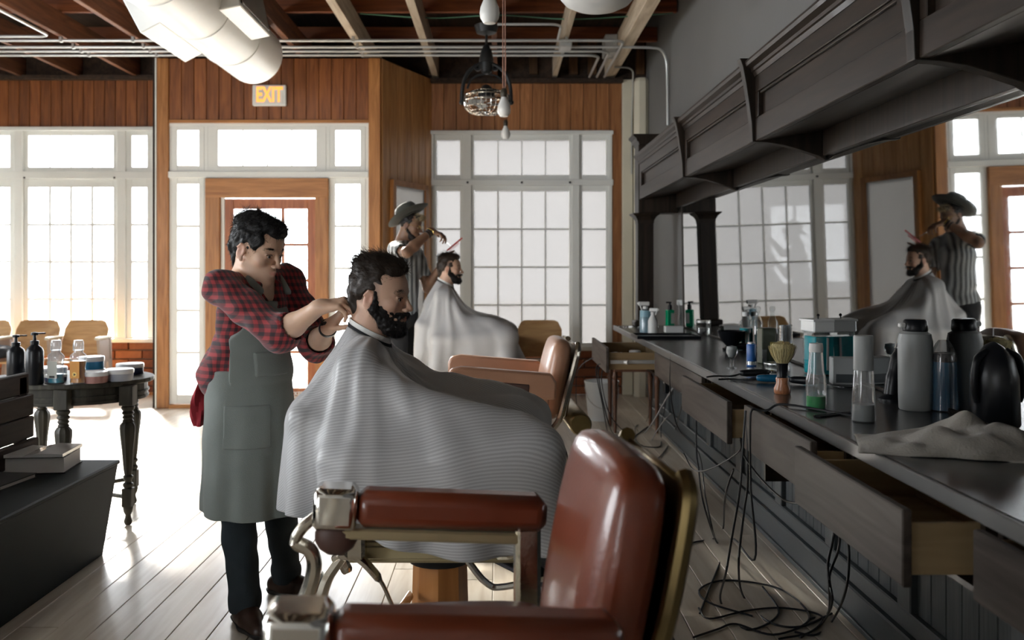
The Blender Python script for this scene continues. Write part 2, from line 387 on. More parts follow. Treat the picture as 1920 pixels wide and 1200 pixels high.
# bricks
def bricks(x0, x1, z1, rows):
    rh = z1/rows; bl = .30
    for r in range(rows):
        a = x0-(bl/2 if r % 2 else 0)
        while a < x1-.03:
            p, q = max(a, x0), min(a+bl, x1)
            if q-p > .04:
                mkobj('brick', plank_mesh('brick', q-p-.012, .06, rh-.012, .006, 'brick'), None, wb, ((p+q)/2, YB+random.uniform(-.012,-.004), (r+.5)*rh))
            a += bl
bricks(XX(-40,YB), XE0, zl-.02, 6); bricks(XX(812,YB), XX(1166,YB), zr-.02, 5)
b0 = MB().bx(XL, XE0, YB-.06, YB-.03, .0, .03).build('baseboard_rear', 'casing_wood_flat', flat=True); b0['kind'] = 'structure'
# top plates of the rear wall
for a, b, c, nm in ((XL, XE0, (143,151), 'trim_1'), (XX(808,YB), XX(1166,YB), (149,157), 'trim_2')):
    o = MB().bx(a, b, YB-.09, YB+.03, ZZ(c[1],YB), ZZ(c[0],YB), .004).build(nm, 'deck_dark', flat=True); o['kind'] = 'structure'
# ---- vestibule: wood-lined front with a door, transoms and sidelights
MB().bx(XE0+.001, XE0+.012, YE+.1, YB+.2, 0, ZT-.06).build('trim_6', 'white_paint', flat=True)['kind'] = 'structure'
we = slab('wall_vestibule', (XE0-.04, XE0+.0, YE, YB+.2, 0, ZT), (XE0, XE1, YE+.005, YE+.05, ZZ(228,YE), ZT), (XE0-.02, XX(318,YE), YE+.005, YE+.10, 0, ZZ(228,YE)), (XX(692,YE), XE1, YE+.005, YE+.10, 0, ZZ(228,YE)), m='dark_gap')
MB().prism([(XE0-.04,YE+.006),(XE1-.01,YE+.006),(XR0-.02,YB+.018),(XE0-.04,YB+.018)], ZT-.06, ZT-.005, 'Z').build('lid_board', 'dark_gap', we, flat=True)
n = 16; xs = [XX(318,YE)+(XX(692,YE)-XX(318,YE))*k/n for k in range(n+1)]
planks(we, YE-.006, xs, ZZ(226,YE), ZT); 
for a, b in ((296,318),(692,714)): MB().bx(XX(a,YE), XX(b,YE), YE-.035, YE+.006, 0, ZT, .005).build('corner_board', 'casing_wood', we, flat=True)
MB().bx(XX(318,YE), XX(692,YE), YE-.03, YE+.006, ZZ(231,YE), ZZ(225,YE), .004).build('head_board', 'casing_wood_flat', we, flat=True)
MB().bx(XX(293.2,YE), XX(296,YE), YE-.04, YE+.0, .0, ZT, .002).build('corner_bead', 'white_paint', we, flat=True)
MB().bx(XX(318,YE), XX(388,YE), YE-.03, YE+.04, 0, ZZ(758,YE)).build('threshold', 'casing_wood_flat', we, flat=True)
# splayed side: boards and a tall frosted light
A = Vector((XE1, YE)); B = Vector((XR0, YB)); dv = (B-A); ln = dv.length; ang_ = math.atan2(dv.y, dv.x)
ws = struct('wall_splay', (A.x, A.y, 0)); ws.rotation_euler = (0,0,ang_)
bk = MB(); bk.bx(0, ln, .012, .07, 2.26, ZT).bx(0, ln/7, .012, .07, 0, 2.26).bx(ln*6/7, ln, .012, .07, 0, 2.26); bk.build('backing', 'dark_gap', ws, flat=True)
n = 7
for k in range(n):
    a, b = ln*k/n, ln*(k+1)/n
    if 1 <= k <= 5: lo = 2.27
    else: lo = 0
    mkobj('plank', plank_mesh('side_plank', b-a-.004, .022, ZT-lo, .004, 'wall_wood_lit'), None, ws, ((a+b)/2, 0, (lo+ZT)/2))
w4 = struct('window_4', (A.x, A.y, 0)); w4.rotation_euler = (0,0,ang_)
f = MB(); a, b = ln/n, 6*ln/n
f.bx(a+.003, a+.06, -.05, .02, .0, 2.265).bx(b-.06, b-.003, -.05, .02, 0, 2.265).bx(a+.06, b-.06, -.05, .02, 2.21, 2.265).bx(a+.06, b-.06, -.05, .02, 0, .22)
f.build('frame', 'casing_wood', w4, flat=True); MB().bx(a+.06, b-.06, -.03, -.024, .22, 2.21).build('pane', 'frost_pane', w4, flat=True)
# window_3: transoms and sidelights of the vestibule
w3 = struct('window_3'); Y = YE+.01
for (a, b, c, d) in ((318,323,231,757),(384,391,231,757),(612,619,231,757),(686,692,231,757)): post(w3, Y, (a,b), (c,d), .07, .02)
post(w3, Y, (318,692), (231,237), .08, .02, name='head_rail'); post(w3, Y, (318,692), (322,334), .09, name='transom_rail')
for (a, b, n_) in ((323,384,1),(391,612,4),(619,686,1)): sash(w3, Y, (a,b), (237,322), n_, 1, (.055 if n_ == 1 else .10,.04,.06), mun=.014)
for (a, b) in ((323,384),(619,686)): sash(w3, Y, (a,b), (334,757), 1, 5, (.055,.06,.09), mun=.026)
# door with its wooden casing
d1 = struct('door_1')
post(d1, Y, (388,415), (335,765), .10, -.01, 'casing_wood', 'side_casing'); post(d1, Y, (593,617), (335,765), .10, -.01, 'casing_wood', 'side_casing')
post(d1, Y, (388,617), (335,371), .102, -.011, 'casing_wood_flat', 'head_casing')
post(d1, Y, (415,422), (371,762), .04, .0, 'white_paint', 'weather_strip'); post(d1, Y, (415,593), (368.5,371.5), .04, -.02, 'white_paint', 'weather_strip')
dl = sash(d1, Y+.01, (423,593), (373,762), 3, 5, (.085,.10,.185), 'clear_pane', 'door_wood', .03, .045, 'door_leaf')
for (s_, yy) in (('UNLOCKED', 738), ('OCCUPIED', 746.5)):
    text(s_, .052, 'white_paint', d1, (XX(571.5,YE), YE-.0145, ZZ(yy,YE)), (R(90),0,0), align='RIGHT', bold=.0012)
kn = MB().lathe([(.001,.07),(.022,.066),(.028,.05),(.022,.034),(.01,.028),(.01,.0)], (XX(429,YE), YE-.012, .98), 14, 'Y'); kn.v = [(x_, 2*(YE-.012)-y_, z_) for x_, y_, z_ in kn.v]; kn.build('door_knob', 'galv', d1)
# pavement outside
gp = MB().bx(-30, 25, YB+.25, 45, -.2, -.14).build('ground', mat('pavement', (.5,.48,.45), .9, bump=.2), flat=True); gp['kind'] = 'structure'
# boxed pipe and trim board in the rear corner
o = MB().bx(XX(1166,YB), XX(1186,YB), YB-.04, YB+.02, 0, ZZ(150,YB), .006).build('trim_3', 'cream_paint', flat=True); o['kind'] = 'structure'
o = MB().lathe([(.085,0),(.085,3.38),(.07,3.42),(.001,3.43)], (XX(1203,YB-.15), YB-.13, 0), 8, rot=Matrix.Rotation(R(22.5),3,'Z')).build('trim_4', 'cream_paint', flat=True); o['kind'] = 'structure'
o = MB().bx(XX(1220,YB-.05), XW, YB-.03, YB+.02, 0, 3.44, .004).build('trim_5', 'white_paint', flat=True); o['kind'] = 'structure'
portal(XL+.05, XE0, zl, zt1, YB+.24); portal(XR0, x2, zr, zt2, YB+.24); portal(XX(318,YE), XX(692,YE), .05, ZZ(231,YE), YE+.12)
# ================================================================ ceiling: roof deck, joists, cross beams
ce = struct('ceiling')
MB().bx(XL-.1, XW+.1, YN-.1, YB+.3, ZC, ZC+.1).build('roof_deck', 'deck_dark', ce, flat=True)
ZJ = 3.46
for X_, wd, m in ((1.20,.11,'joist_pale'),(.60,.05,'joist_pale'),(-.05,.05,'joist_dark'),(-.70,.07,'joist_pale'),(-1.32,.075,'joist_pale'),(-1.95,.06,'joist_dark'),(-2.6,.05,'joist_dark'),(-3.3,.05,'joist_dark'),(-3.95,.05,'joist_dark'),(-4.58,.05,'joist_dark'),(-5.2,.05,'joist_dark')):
    mkobj('joist', plank_mesh('joist', wd, YB+.02-YN-.1, .21, .003, m), None, ce, (X_, (YB+YN+.1)/2, ZJ+.105))
for Y_, zb, zt in ((8.15,3.66,3.84),(9.17,3.655,3.80),(7.1,3.67,3.85),(5.6,3.67,3.85)):
    mkobj('cross_beam', plank_mesh('cross_beam', XW-XL-.02, .05, zt-zb, .004, 'beam_dark'), None, ce, ((XW+XL)/2, Y_, (zb+zt)/2+.012))
for k, px_ in enumerate((640, 672, 760, 812, 1000, 1075, 1110, 1200)):
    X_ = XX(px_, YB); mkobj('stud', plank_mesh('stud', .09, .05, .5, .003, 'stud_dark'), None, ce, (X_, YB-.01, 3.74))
# ================================================================ counter wall: worktop, base, drawers, mirror, canopy
wood('walnut', (.010,.007,.005), (.034,.022,.015), .42, 1, .8, rnd=.12, coat=.04, spec=.22)  # both walnuts made darker than the wood to imitate shade
wood('walnut_up', (.009,.007,.005), (.030,.020,.014), .42, 2, .8, rnd=.12, coat=.04, spec=.22)
wood('worn_wood', (.035,.028,.024), (.095,.08,.07), .55, 1, .6, rnd=.2, spec=.15)  # worn drawer wood, darkened further to stand in for shade
wood('drawer_wood', (.26,.18,.09), (.40,.30,.17), .5, 0, .6, rnd=.1)
wood('grey_panel', (.032,.040,.045), (.07,.082,.09), .5, 2, 1.4, rnd=.1, spec=.25)  # panel greys lowered to put this side's shade into the colour
mat('grey_rail', (.06,.07,.076), .45, var=.15, scale=6, bump=.06)
mat('worktop', (.035,.036,.037), .24, var=.25, scale=5, spec=.7)  # worktop colour darkened to stand in for shade along the counter
mat('steel_edge', (.17,.165,.16), .35, .3)
mat('dark_panel', (.012,.013,.015), .5)
mat('chrome', (.80,.79,.76), .10, 1, var=.03)
mat('old_chrome', (.62,.58,.50), .22, 1, var=.25, scale=18, bump=.08)
mat('brass', (.27,.20,.09), .30, 1, var=.2, scale=15)
ZT_ = .86; XC = 1.025; YF, YNR = 8.2, .9
wt = thing('worktop', 'long dark glossy worktop running along the mirror wall', 'counter', (1.29, 4.5, .84))
MB().bx(XC+.012-1.29, 1.575-1.29, YNR-4.5, YF-4.5, -.02, .02, .003).build('top_slab', 'worktop', wt, flat=True)
MB().bx(XC-1.29, XC+.011-1.29, YNR-4.5, YF-4.5, -.022, .019, .003).build('edge_strip', 'steel_edge', wt, flat=True)
XBS = 1.38
base = thing('panelled_base', 'grey panelled base below the long worktop', 'wall panelling', (1.48, 4.5, 0))
ys = [8.15,7.5,6.75,6.0,5.25,4.5,3.8,3.1,2.4,1.7,.95]
b = MB().bx(1.41-1.48, XW-1.48-.002, .9-4.5, 8.2-4.5, 0, .819); b.build('backing', 'grey_panel', base, flat=True)
MB().bx(XBS-.02-1.48, 1.415-1.48, .9-4.5, 8.2-4.5, 0, .13, .006).build('plinth', 'grey_rail', base, flat=True)
MB().bx(XBS-.032-1.48, XBS-.02-1.48, .9-4.5, 8.2-4.5, 0, .022, .003).build('plinth_bead', 'grey_rail', base, flat=True)
MB().bx(XBS-1.48, 1.415-1.48, .9-4.5, 8.2-4.5, .66, .818, .003).build('top_rail', 'grey_rail', base, flat=True)
MB().bx(XBS-1.48, 1.415-1.48, .9-4.5, 8.2-4.5, .131, .20, .005).build('bottom_rail', 'grey_rail', base, flat=True)
for y in ys: mkobj('stile', plank_mesh('stile', .035, .10, .46, .004, 'grey_rail'), None, base, (XBS+.0175-1.48, y-4.5, .43))
for a, c in zip(ys[:-1], ys[1:]):
    n = 6; wd = (a-c-.11)/n
    for k in range(n):
        mkobj('panel_board', plank_mesh('panel_board', .012, wd-.003, .46, .003, 'grey_panel'), None, base, (1.408-1.48, c+.055+wd*(k+.5)-4.5, .43))
def drawer_unit(y0, y1, pull, label, front='worn_wood', deep=False):
    yc = (y0+y1)/2; t = thing('drawer_unit', label, 'drawer unit', (XC, yc, 0), 0, 'drawers under the worktop')
    hw = (y1-y0)/2; c = MB()
    c.bx(.03, .345, -hw, -hw+.02, .64 if not deep else .52, .818).bx(.03, .345, hw-.02, hw, .64, .818).bx(.03, .345, -hw+.02, hw-.02, .64, .655)
    c.build('carcass', 'walnut', t, flat=True)
    d = MB(); x0, x1 = -pull+.022, .30-pull*.6; z0, z1 = .685, .80; w_ = hw-.035
    d.bx(x0, x1, -w_, -w_+.014, z0, z1, .002).bx(x0, x1, w_-.014, w_, z0, z1, .002).bx(x0, x1, -w_+.014, w_-.014, z0, z0+.01).bx(x1-.014, x1, -w_+.014, w_-.014, z0, z1)
    dr = d.build('drawer', 'drawer_wood', t, flat=True)
    MB().bx(-pull, -pull+.022, -hw+.012, hw-.012, .665, .835 if pull > .05 else .815, .003).build('drawer_front', front, dr, flat=True)
    if pull > .2:
        MB().bx(x0+.01, x1, -w_-.012, -w_-.001, .725, .75, .002).build('runner', 'galv', dr, flat=True)
    return t
drawer_unit(6.1, 7.05, .31, 'farthest drawer, pulled well out with a hair dryer lying in it')
drawer_unit(4.6, 6.02, .0, 'wide closed drawer between the far open drawer and the grey front')
drawer_unit(3.60, 4.52, .12, 'half-open grey drawer nearest the middle of the worktop', deep=True)
drawer_unit(2.76, 3.54, .075, 'slightly open drawer with a black cable over its front')
drawer_unit(1.97, 2.72, .145, 'open scuffed drawer below the crumpled towel')
drawer_unit(1.0, 1.92, .03, 'dark drawer nearest the camera with a cable bundle')
# mirror
mr = thing('wall_mirror', 'long wall mirror behind the worktop bottles', 'mirror', (1.585, 4.4, .875)); mr.rotation_euler = (0, R(-1.0), 0)
m, N, L, b = _mat('mirror_glass'); b.inputs['Metallic'].default_value = 1; b.inputs['Roughness'].default_value = .015; b.inputs['Base Color'].default_value = (.40,.41,.41,1)  # reflectance lowered to imitate shade over the mirror
nz = N.new('ShaderNodeTexNoise'); nz.inputs['Scale'].default_value = 60; tc = N.new('ShaderNodeTexCoord'); L.new(tc.outputs['Object'], nz.inputs['Vector'])
mr_ = N.new('ShaderNodeMapRange'); mr_.inputs[3].default_value = .008; mr_.inputs[4].default_value = .03; L.new(nz.outputs['Fac'], mr_.inputs[0]); L.new(mr_.outputs[0], b.inputs['Roughness']); MATS['mirror_glass'] = m
MB().bx(-.006, 0, -3.45, 3.35, .0, 1.03).build('glass', 'mirror_glass', mr, flat=True)
MB().bx(-.012, .006, 3.351, 3.40, -.004, 1.04, .003).bx(-.012, .006, -3.45, 3.351, -.012, -.0005, .002).build('frame', 'walnut_up', mr, flat=True)
# canopy of overhead cabinets
XF = 1.22
def canopy(y0, y1, label, far):
    t = thing('overhead_cabinet', label, 'cabinet', (XF, y0, 0), 0, 'cabinets above the mirror'); L_ = y1-y0
    f = MB(); zb, zt, ra, rb = 1.976, 2.30, 2.085, 2.205
    f.bx(0, .03, 0, L_, zb, ra, .003).bx(0, .03, 0, L_, rb, zt, .003).bx(0, .03, 0, .10, ra, rb, .003).bx(0, .03, L_-.10, L_, ra, rb, .003)
    f.build('face_frame', 'walnut', t, flat=True)
    MB().bx(.024, .045, .10, L_-.10, ra, rb).build('recessed_panel', 'walnut', t, flat=True)
    MB().bx(.008, .024, .10, L_-.10, rb-.012, rb, .003).build('panel_bead', 'walnut', t, flat=True)
    pr = [(.03,zt-.02),(-.006,zt-.02),(-.012,zt),(-.02,zt+.004),(-.022,zt+.018),(-.045,zt+.03),(-.05,zt+.045),(-.05,zt+.055),(.03,zt+.055)]
    MB().prism(pr, 0, L_, 'Y').build('crown', 'walnut', t, flat=True)
    MB().prism([(.03,zb),(.335,2.03),(.335,2.045),(.03,zb+.02)], 0, L_, 'Y').build('soffit', 'walnut', t, flat=True)
    MB().bx(.03, XW-XF-.002, 0, L_, zt+.02, zt+.054).build('top_board', 'walnut', t, flat=True)
    MB().bx(.322, .345, 0, L_, 1.905, 2.03, .002).build('valance', 'walnut_up', t, flat=True)
    if far:
        pr = [(-.075,2.37),(-.06,2.33),(-.045,2.25),(-.03,2.15),(-.018,2.06),(-.014,1.972),(.06,1.968),(.14,1.955),(.22,1.932),(.30,1.905),(.335,1.885),(.345,2.0),(.345,2.37)]
        MB().prism(pr, L_-.055, L_-.001, 'Y').build('end_bracket', 'walnut_up', t, flat=True, bev=.003)
canopy(6.03, 7.92, 'farthest overhead cabinet, reaching the dark end pier', False)
canopy(4.38, 6.03, 'overhead cabinet second from the end pier, above the dividing bracket', True)
canopy(2.69, 4.38, 'overhead cabinet with the long recessed panel over the neck brush', True)
canopy(.9, 2.69, 'overhead cabinet nearest the camera in deep shade', True)
ep = thing('end_pier', 'dark wooden pier and column at the far end of the worktop', 'column', (1.29, 8.08, ZT_))
MB().bx(-.07, .07, -.07, .07, .05, .92, .006).build('column_shaft', 'walnut_up', ep, flat=True)
MB().bx(-.10, .10, -.10, .10, 0, .05, .01).build('column_foot', 'walnut_up', ep, flat=True)
MB().lathe([(.10,.91),(.105,.94),(.13,.97),(.165,.99),(.17,1.0)], n=4, rot=Matrix.Rotation(R(45),3,'Z')).build('capital', 'walnut_up', ep, flat=True)
MB().bx(-.07, .28, -.11, .12, 1.0, 1.62, .006).build('entablature', 'walnut_up', ep, flat=True)
MB().prism([(-.07,1.60),(-.075,1.62),(-.09,1.63),(-.095,1.655),(-.12,1.675),(-.12,1.69),(.28,1.69),(.28,1.60)], -.15, .15, 'Y').build('cornice', 'walnut_up', ep, flat=True)
# ================================================================ overhead: duct, conduits, fan, bulbs, dome lamp, exit sign
du = thing('air_duct', 'large round white air duct hanging below the joists', 'duct', (XX(478,7.87), 7.87, ZZ(105,7.87)))
rr = .252
MB().lathe([(.001,0),(.16,0),(.21,-.012),(rr,-.05),(rr,-9.2)], n=40, axis='Y').build('duct_tube', 'duct_white', du)
du_y = lambda y: (0, y, 0)
for y in (-.75,-1.55,-2.35,-3.4): MB().lathe([(rr+.001,y-.012),(rr+.006,y-.008),(rr+.006,y+.008),(rr+.001,y+.012)], n=40, axis='Y').build('seam_ring', 'duct_white', du)
def register(y0, y1, ang, w_=.17):
    rm = Matrix.Rotation(ang, 3, 'Y')
    b = MB().bx(rr-.05, rr+.10, y0, y1, -w_, w_, .006); b.v = [tuple(rm @ Vector(v)) for v in b.v]
    bo = b.build('register_box', 'duct_white', du, flat=True)
    g = MB().bx(rr+.101, rr+.104, y0+.03, y1-.03, -w_+.03, w_-.03); g.v = [tuple(rm @ Vector(v)) for v in g.v]; g.build('opening', 'dark_gap', bo, flat=True)
    f = MB(); n = int((y1-y0)/.028)
    for k in range(1, n): f.bx(rr+.10, rr+.112, y0+.03+(y1-y0-.06)*k/n-.004, y0+.03+(y1-y0-.06)*k/n+.004, -w_+.03, w_-.03)
    f.v = [tuple(rm @ Vector(v)) for v in f.v]; f = f.build('louvre', 'galv', bo, flat=True); f['kind'] = 'stuff'
register(-1.75, -.95, R(-12), .15); register(-1.9, -1.05, R(152), .15)
cz = 3.425
def conduit(pts, label, r=.013, name='conduit', straps=()):
    o_ = Vector(pts[0]); t = thing(name, label, 'conduit', o_, 0, 'conduits under the joists')
    MB().tube([Vector(p)-o_ for p in pts], r, 8).build('pipe', 'galv', t)
    for X_ in straps: MB().bx(X_-.012-o_.x, X_+.012-o_.x, -r-.004, r+.004, -r-.003, r+.012+.008, .002).build('strap', 'galv', t, flat=True)
js = (-3.95,-3.3,-1.32,.6)
def arc(c, r, a0, a1, n=6): return [(c[0]+r*math.cos(R(a0+(a1-a0)*k/n)), c[1]+r*math.sin(R(a0+(a1-a0)*k/n)), c[2]) for k in range(n+1)]
conduit([(XL+.3,8.16,cz)]+[(1.02,8.16,cz)]+arc((1.02,8.26,cz),.10,-90,0)+[(1.12,9.7,cz)], 'nearest of the parallel grey conduits, bending along the pale end joist', straps=js)
conduit([(XL+.3,8.40,cz),(1.15,8.40,cz),(1.40,8.42,cz)]+spline([(1.40,8.42,cz),(1.50,8.46,cz-.01),(1.56,8.5,cz-.1),(1.575,8.52,cz-.3),(1.58,8.52,2.72)],5), 'conduit that runs on to the plaster wall and drops down it', straps=js)
conduit([(XL+.3,8.56,cz),(.92,8.56,cz)]+arc((.92,8.68,cz),.12,-90,0)+[(1.04,9.7,cz)], 'third parallel grey conduit counted from the camera side', straps=js)
conduit([(XL+.3,8.72,cz),(.84,8.72,cz)]+arc((.84,8.84,cz),.12,-90,0)+[(.96,9.7,cz)], 'fourth grey conduit, closest to the rear wall', straps=js)
Yb = 8.16
conduit([(XX(-30,7.9),8.02,cz),(XX(60,8.0),8.02,cz)]+arc((XX(72,8.0),7.92,cz),.10,90,0)[0:]+[(XX(72,8.0)+.10,6.6,cz)], 'bent conduit turning back along the dark joists', .013)
conduit([(-.02,7.62,cz),(.42,7.62,cz)]+arc((.42,7.72,cz),.10,-90,0)+[(.52,8.12,cz)], 'short bent conduit between the fan mount and a pale joist', .011)
jb = thing('junction_box', 'small grey junction box on the conduits under a pale joist', 'box', (.60, 8.30, 3.41))
MB().bx(-.055,.055,-.09,.09,-.03,.04,.006).build('box_body', 'galv', jb, flat=True); MB().lathe([(.001,-.036),(.008,-.034),(.008,-.03)],n=8).build('screw', 'chrome', jb)
jb = thing('switch_box', 'grey metal switch box fixed to the thick end joist', 'box', (1.08, 8.9, 3.52))
MB().bx(-.06,.06,-.14,.14,-.06,.12,.006).build('box_body', 'galv', jb, flat=True); MB().bx(-.02,.02,-.03,.03,-.066,-.06).build('cover', 'white_paint', jb, flat=True)
def wire(pts, m, r, label, nm='ceiling_wire'):
    o = MB().tube(spline(pts, 6), r, 5).build(nm, m); tag(o, label, 'wire')
mat('green_wire', (.10,.26,.17), .5); mat('grey_wire', (.5,.5,.47), .5)
wire([(-1.25,8.12,3.655),(-.6,8.1,3.61),(0,8.1,3.635),(.6,8.1,3.60),(1.2,8.11,3.63),(1.55,8.12,3.66)], 'green_wire', .006, 'thin green wire sagging below the near cross beam')
wire([(1.18,9.3,3.44),(1.38,9.5,3.46),(1.43,9.75,3.35),(1.43,9.82,3.0),(1.43,9.83,2.4)], 'grey_wire', .009, 'grey cable dropping down the cream corner trim')
# fan
fy = 7.8; fx = XX(912, fy); fn = thing('ceiling_fan', 'black caged ceiling fan hanging in a yoke from the dark joist', 'fan', (fx, fy, 3.455))
fz = lambda py: ZZ(py, fy)-3.455
MB().lathe([(.03,fz(66)),(.085,fz(62)),(.10,fz(52)),(.105,fz(48)),(.09,0.0)], n=24).build('canopy', 'black_iron', fn)
MB().tube([(0,0,fz(60)),(0,0,fz(92))], .012, 10).build('rod', 'black_iron', fn)
MB().lathe([(.018,fz(84)),(.03,fz(88)),(.05,fz(98)),(.062,fz(112)),(.062,fz(116)),(.05,fz(117)),(.045,fz(135)),(.02,fz(139)),(.001,fz(139))][::-1], n=20).build('motor_bell', 'black_iron', fn)
yk = MB(); Rk = .205
for sg in (-1,1):
    yk.tube(spline([(sg*.03,0,fz(118)),(sg*.09,0,fz(124)),(sg*.15,0,fz(134)),(sg*.19,0,fz(150)),(sg*.208,0,fz(170)),(sg*.212,0,fz(192))],5), .017, 8)
    yk.tube(spline([(sg*.02,0,fz(139)),(sg*.09,0,fz(143)),(sg*.14,0,fz(153)),(sg*.165,0,fz(166))],4), .009, 6)
    yk.lathe([(.012,-.012),(.03,-.012),(.03,.012),(.012,.012),(.012,-.012)], (sg*.075,0,fz(127)), 14, 'Y'); yk.ell((sg*.212,0,fz(192)), .024, 10)
yk.build('yoke', 'black_iron', fn)
cg = MB(); a0, a1 = fz(178), fz(214)
MB().lathe([(.001,fz(158)),(.03,fz(160)),(.05,fz(166)),(.07,fz(172)),(.075,fz(182)),(.001,fz(184))][::-1], n=18).build('fan_motor', 'black_iron', fn)
for k in range(28):
    q = 2*math.pi*k/28; c_, s_ = math.cos(q), math.sin(q)
    cg.tube([(c_*.06,s_*.06,fz(168)),(c_*.13,s_*.13,fz(172)),(c_*.19,s_*.19,fz(178)),(c_*.195,s_*.195,fz(190)),(c_*.185,s_*.185,fz(203)),(c_*.13,s_*.13,fz(212)),(c_*.03,s_*.03,fz(215))], .0028, 4, False)
for (r_, z_) in ((.13,172),(.192,180),(.196,190),(.188,202),(.15,210),(.10,213),(.06,214.5)):
    cg.tube([(r_*math.cos(2*math.pi*k/32), r_*math.sin(2*math.pi*k/32), fz(z_)) for k in range(33)], .003 if r_ < .19 else .005, 4, False)
cg.build('cage', 'chrome', fn)
bl = MB()
for k in range(4):
    q = k*math.pi/2+.5; rm = Matrix.Rotation(q,3,'Z') @ Matrix.Rotation(R(24),3,'X'); b_ = MB().box((.10,0,0),(.14,.085,.004),.001)
    bl = MB().add([rm @ Vector(v)+Vector((0,0,fz(194))) for v in b_.v], b_.f); bl.build('blade', 'galv', fn, flat=True)
MB().lathe([(.001,fz(215)),(.032,fz(214)),(.034,fz(211)),(.001,fz(211))], n=14).build('hub_cap', 'chrome', fn)
# bulbs
mat('bulb_glass', (.85,.85,.82), .25, trans=.0, var=.03); mat('pink_cord', (.50,.27,.20), .7, var=.2, scale=60); mat('socket', (.07,.06,.045), .45, .4)
def bulb(px, pyb, Y, h, label, twin=False):
    t = thing('pendant_bulb', label, 'light bulb', (XX(px,Y), Y, ZZ(pyb,Y)), 0, 'bare bulbs on cords'); k = h/.16
    MB().lathe([(.001,0),(.03,.006),(.046,.03),(.05,.055),(.046,.085),(.034,.115),(.024,.135),(.02,.15)], n=20).build('bulb', 'bulb_glass', t, bev=0)
    MB().lathe([(.001,.148),(.022,.148),(.024,.17),(.024,.2),(.012,.215),(.001,.215)], n=14).build('socket', 'socket', t)
    up = 3.455-ZZ(pyb,Y)
    if abs(XX(px,Y)+.05) > .024: up = ZC-ZZ(pyb,Y)-.005
    for s in ((-.008,.008) if twin else (0,)): MB().tube([(s,0,.21),(s,0,up)], .0035 if twin else .005, 5).build('cord', 'pink_cord', t)
    for c in kids(t): 
        if c.name.startswith(('bulb','socket')): c.scale = (k,k,k)
bulb(918, 46, 4.5, .16, 'largest bare bulb at the top of the view, in front of the fan mount')
bulb(945, 220, 6.5, .155, 'bare bulb on twin pink cords beside the fan cage', True)
bulb(948, 262, 8.6, .14, 'smallest bare bulb, hanging below the fan against the window head')
dl_ = thing('dome_lamp', 'wide white dome lamp hanging near the pale joists', 'lamp', (XX(1120,5.4), 5.4, ZZ(21,5.4)))
mat('lamp_white', (.62,.64,.65), .35, var=.03)
MB().lathe([(.001,0),(.06,.003),(.13,.016),(.19,.045),(.225,.085),(.235,.12),(.23,.13)], n=36).build('bowl', 'lamp_white', dl_)
MB().lathe([(.238,.118),(.245,.122),(.245,.14),(.2,.16),(.05,.18),(.02,.2),(.001,.2)], n=36).build('rim', 'galv', dl_); MB().tube([(0,0,.2),(0,0,ZC-ZZ(21,5.4)-.005)], .008, 8).build('stem', 'black_iron', dl_)
# exit sign
Y = YE-.02; ex = thing('exit_sign', 'white EXIT sign with glowing orange letters above the door', 'sign', (XX(506.5,Y), Y, ZZ(180,Y)))
MB().box((0,-.02,0), (.33,.04,.205), .008).build('housing', 'white_paint', ex, flat=True); mat('exit_glow', (1,.33,.06), .5, emit=1.3)
MB().box((0,-.0415,0), (.27,.003,.16), .001).build('face_plate', mat('exit_face', (.80,.78,.72), .5), ex, flat=True)
text('EXIT', .205, 'exit_glow', ex, (.002,-.0435,.0), (R(90),0,0), bold=.006, sx=.62)
# ================================================================ furniture
mat('red_leather', (.20,.045,.020), .30, var=.25, scale=7, bump=.06, bscale=140, coat=.3)
mat('tan_leather', (.50,.27,.17), .36, var=.15, scale=7, bump=.05, bscale=120, coat=.2)
mat('brown_panel', (.10,.055,.045), .5, var=.1)
mat('gold_enamel', (.52,.45,.27), .35, .5, var=.12)
wood('orange_enamel', (.40,.15,.04), (.62,.27,.08), .35, 2, .6, rnd=.05, coat=.3)
mat('bench_paint', (.010,.016,.018), .55, var=.2, scale=6, spec=.18)
wood('bench_wood', (.016,.011,.009), (.05,.032,.026), .6, 1, .8, rnd=.3, spec=.15)
wood('table_wood', (.020,.019,.015), (.062,.057,.044), .5, 2, 1, rnd=.1, spec=.25)
wood('seat_ply', (.40,.21,.08), (.66,.42,.20), .35, 0, .5, rnd=.15, coat=.3)
mat('seat_iron', (.42,.33,.27), .5, var=.15)
def ribmat(name, c0, c1, sc, ax='X'):
    m, N, L, b = _mat(name); tc = N.new('ShaderNodeTexCoord'); w_ = N.new('ShaderNodeTexWave'); w_.bands_direction = ax; w_.inputs['Scale'].default_value = sc
    L.new(tc.outputs['Object'], w_.inputs[0]); cr = N.new('ShaderNodeMix'); cr.data_type = 'RGBA'; cr.inputs[6].default_value = (*c0,1); cr.inputs[7].default_value = (*c1,1)
    L.new(w_.outputs['Fac'], cr.inputs[0]); L.new(cr.outputs[2], b.inputs['Base Color']); bp = N.new('ShaderNodeBump'); bp.inputs['Strength'].default_value = .6; bp.inputs['Distance'].default_value = .004
    L.new(w_.outputs['Fac'], bp.inputs['Height']); L.new(bp.outputs[0], b.inputs['Normal']); b.inputs['Roughness'].default_value = .55; MATS[name] = m
ribmat('ribbed_cloth', (.20,.19,.22), (.48,.46,.50), 22, 'Y'); ribmat('ribbed_rubber', (.03,.03,.035), (.11,.11,.13), 26, 'Y')
def pillow(dx, dy, dz, c, rot=None, puff=.32):
    b = MB().box((0,0,0), (dx,dy,dz), min(dx,dy,dz)*puff); M = Matrix.Translation(c) @ (rot.to_4x4() if rot is not None else Matrix())
    b.v = [tuple(M @ Vector(v)) for v in b.v]; return b
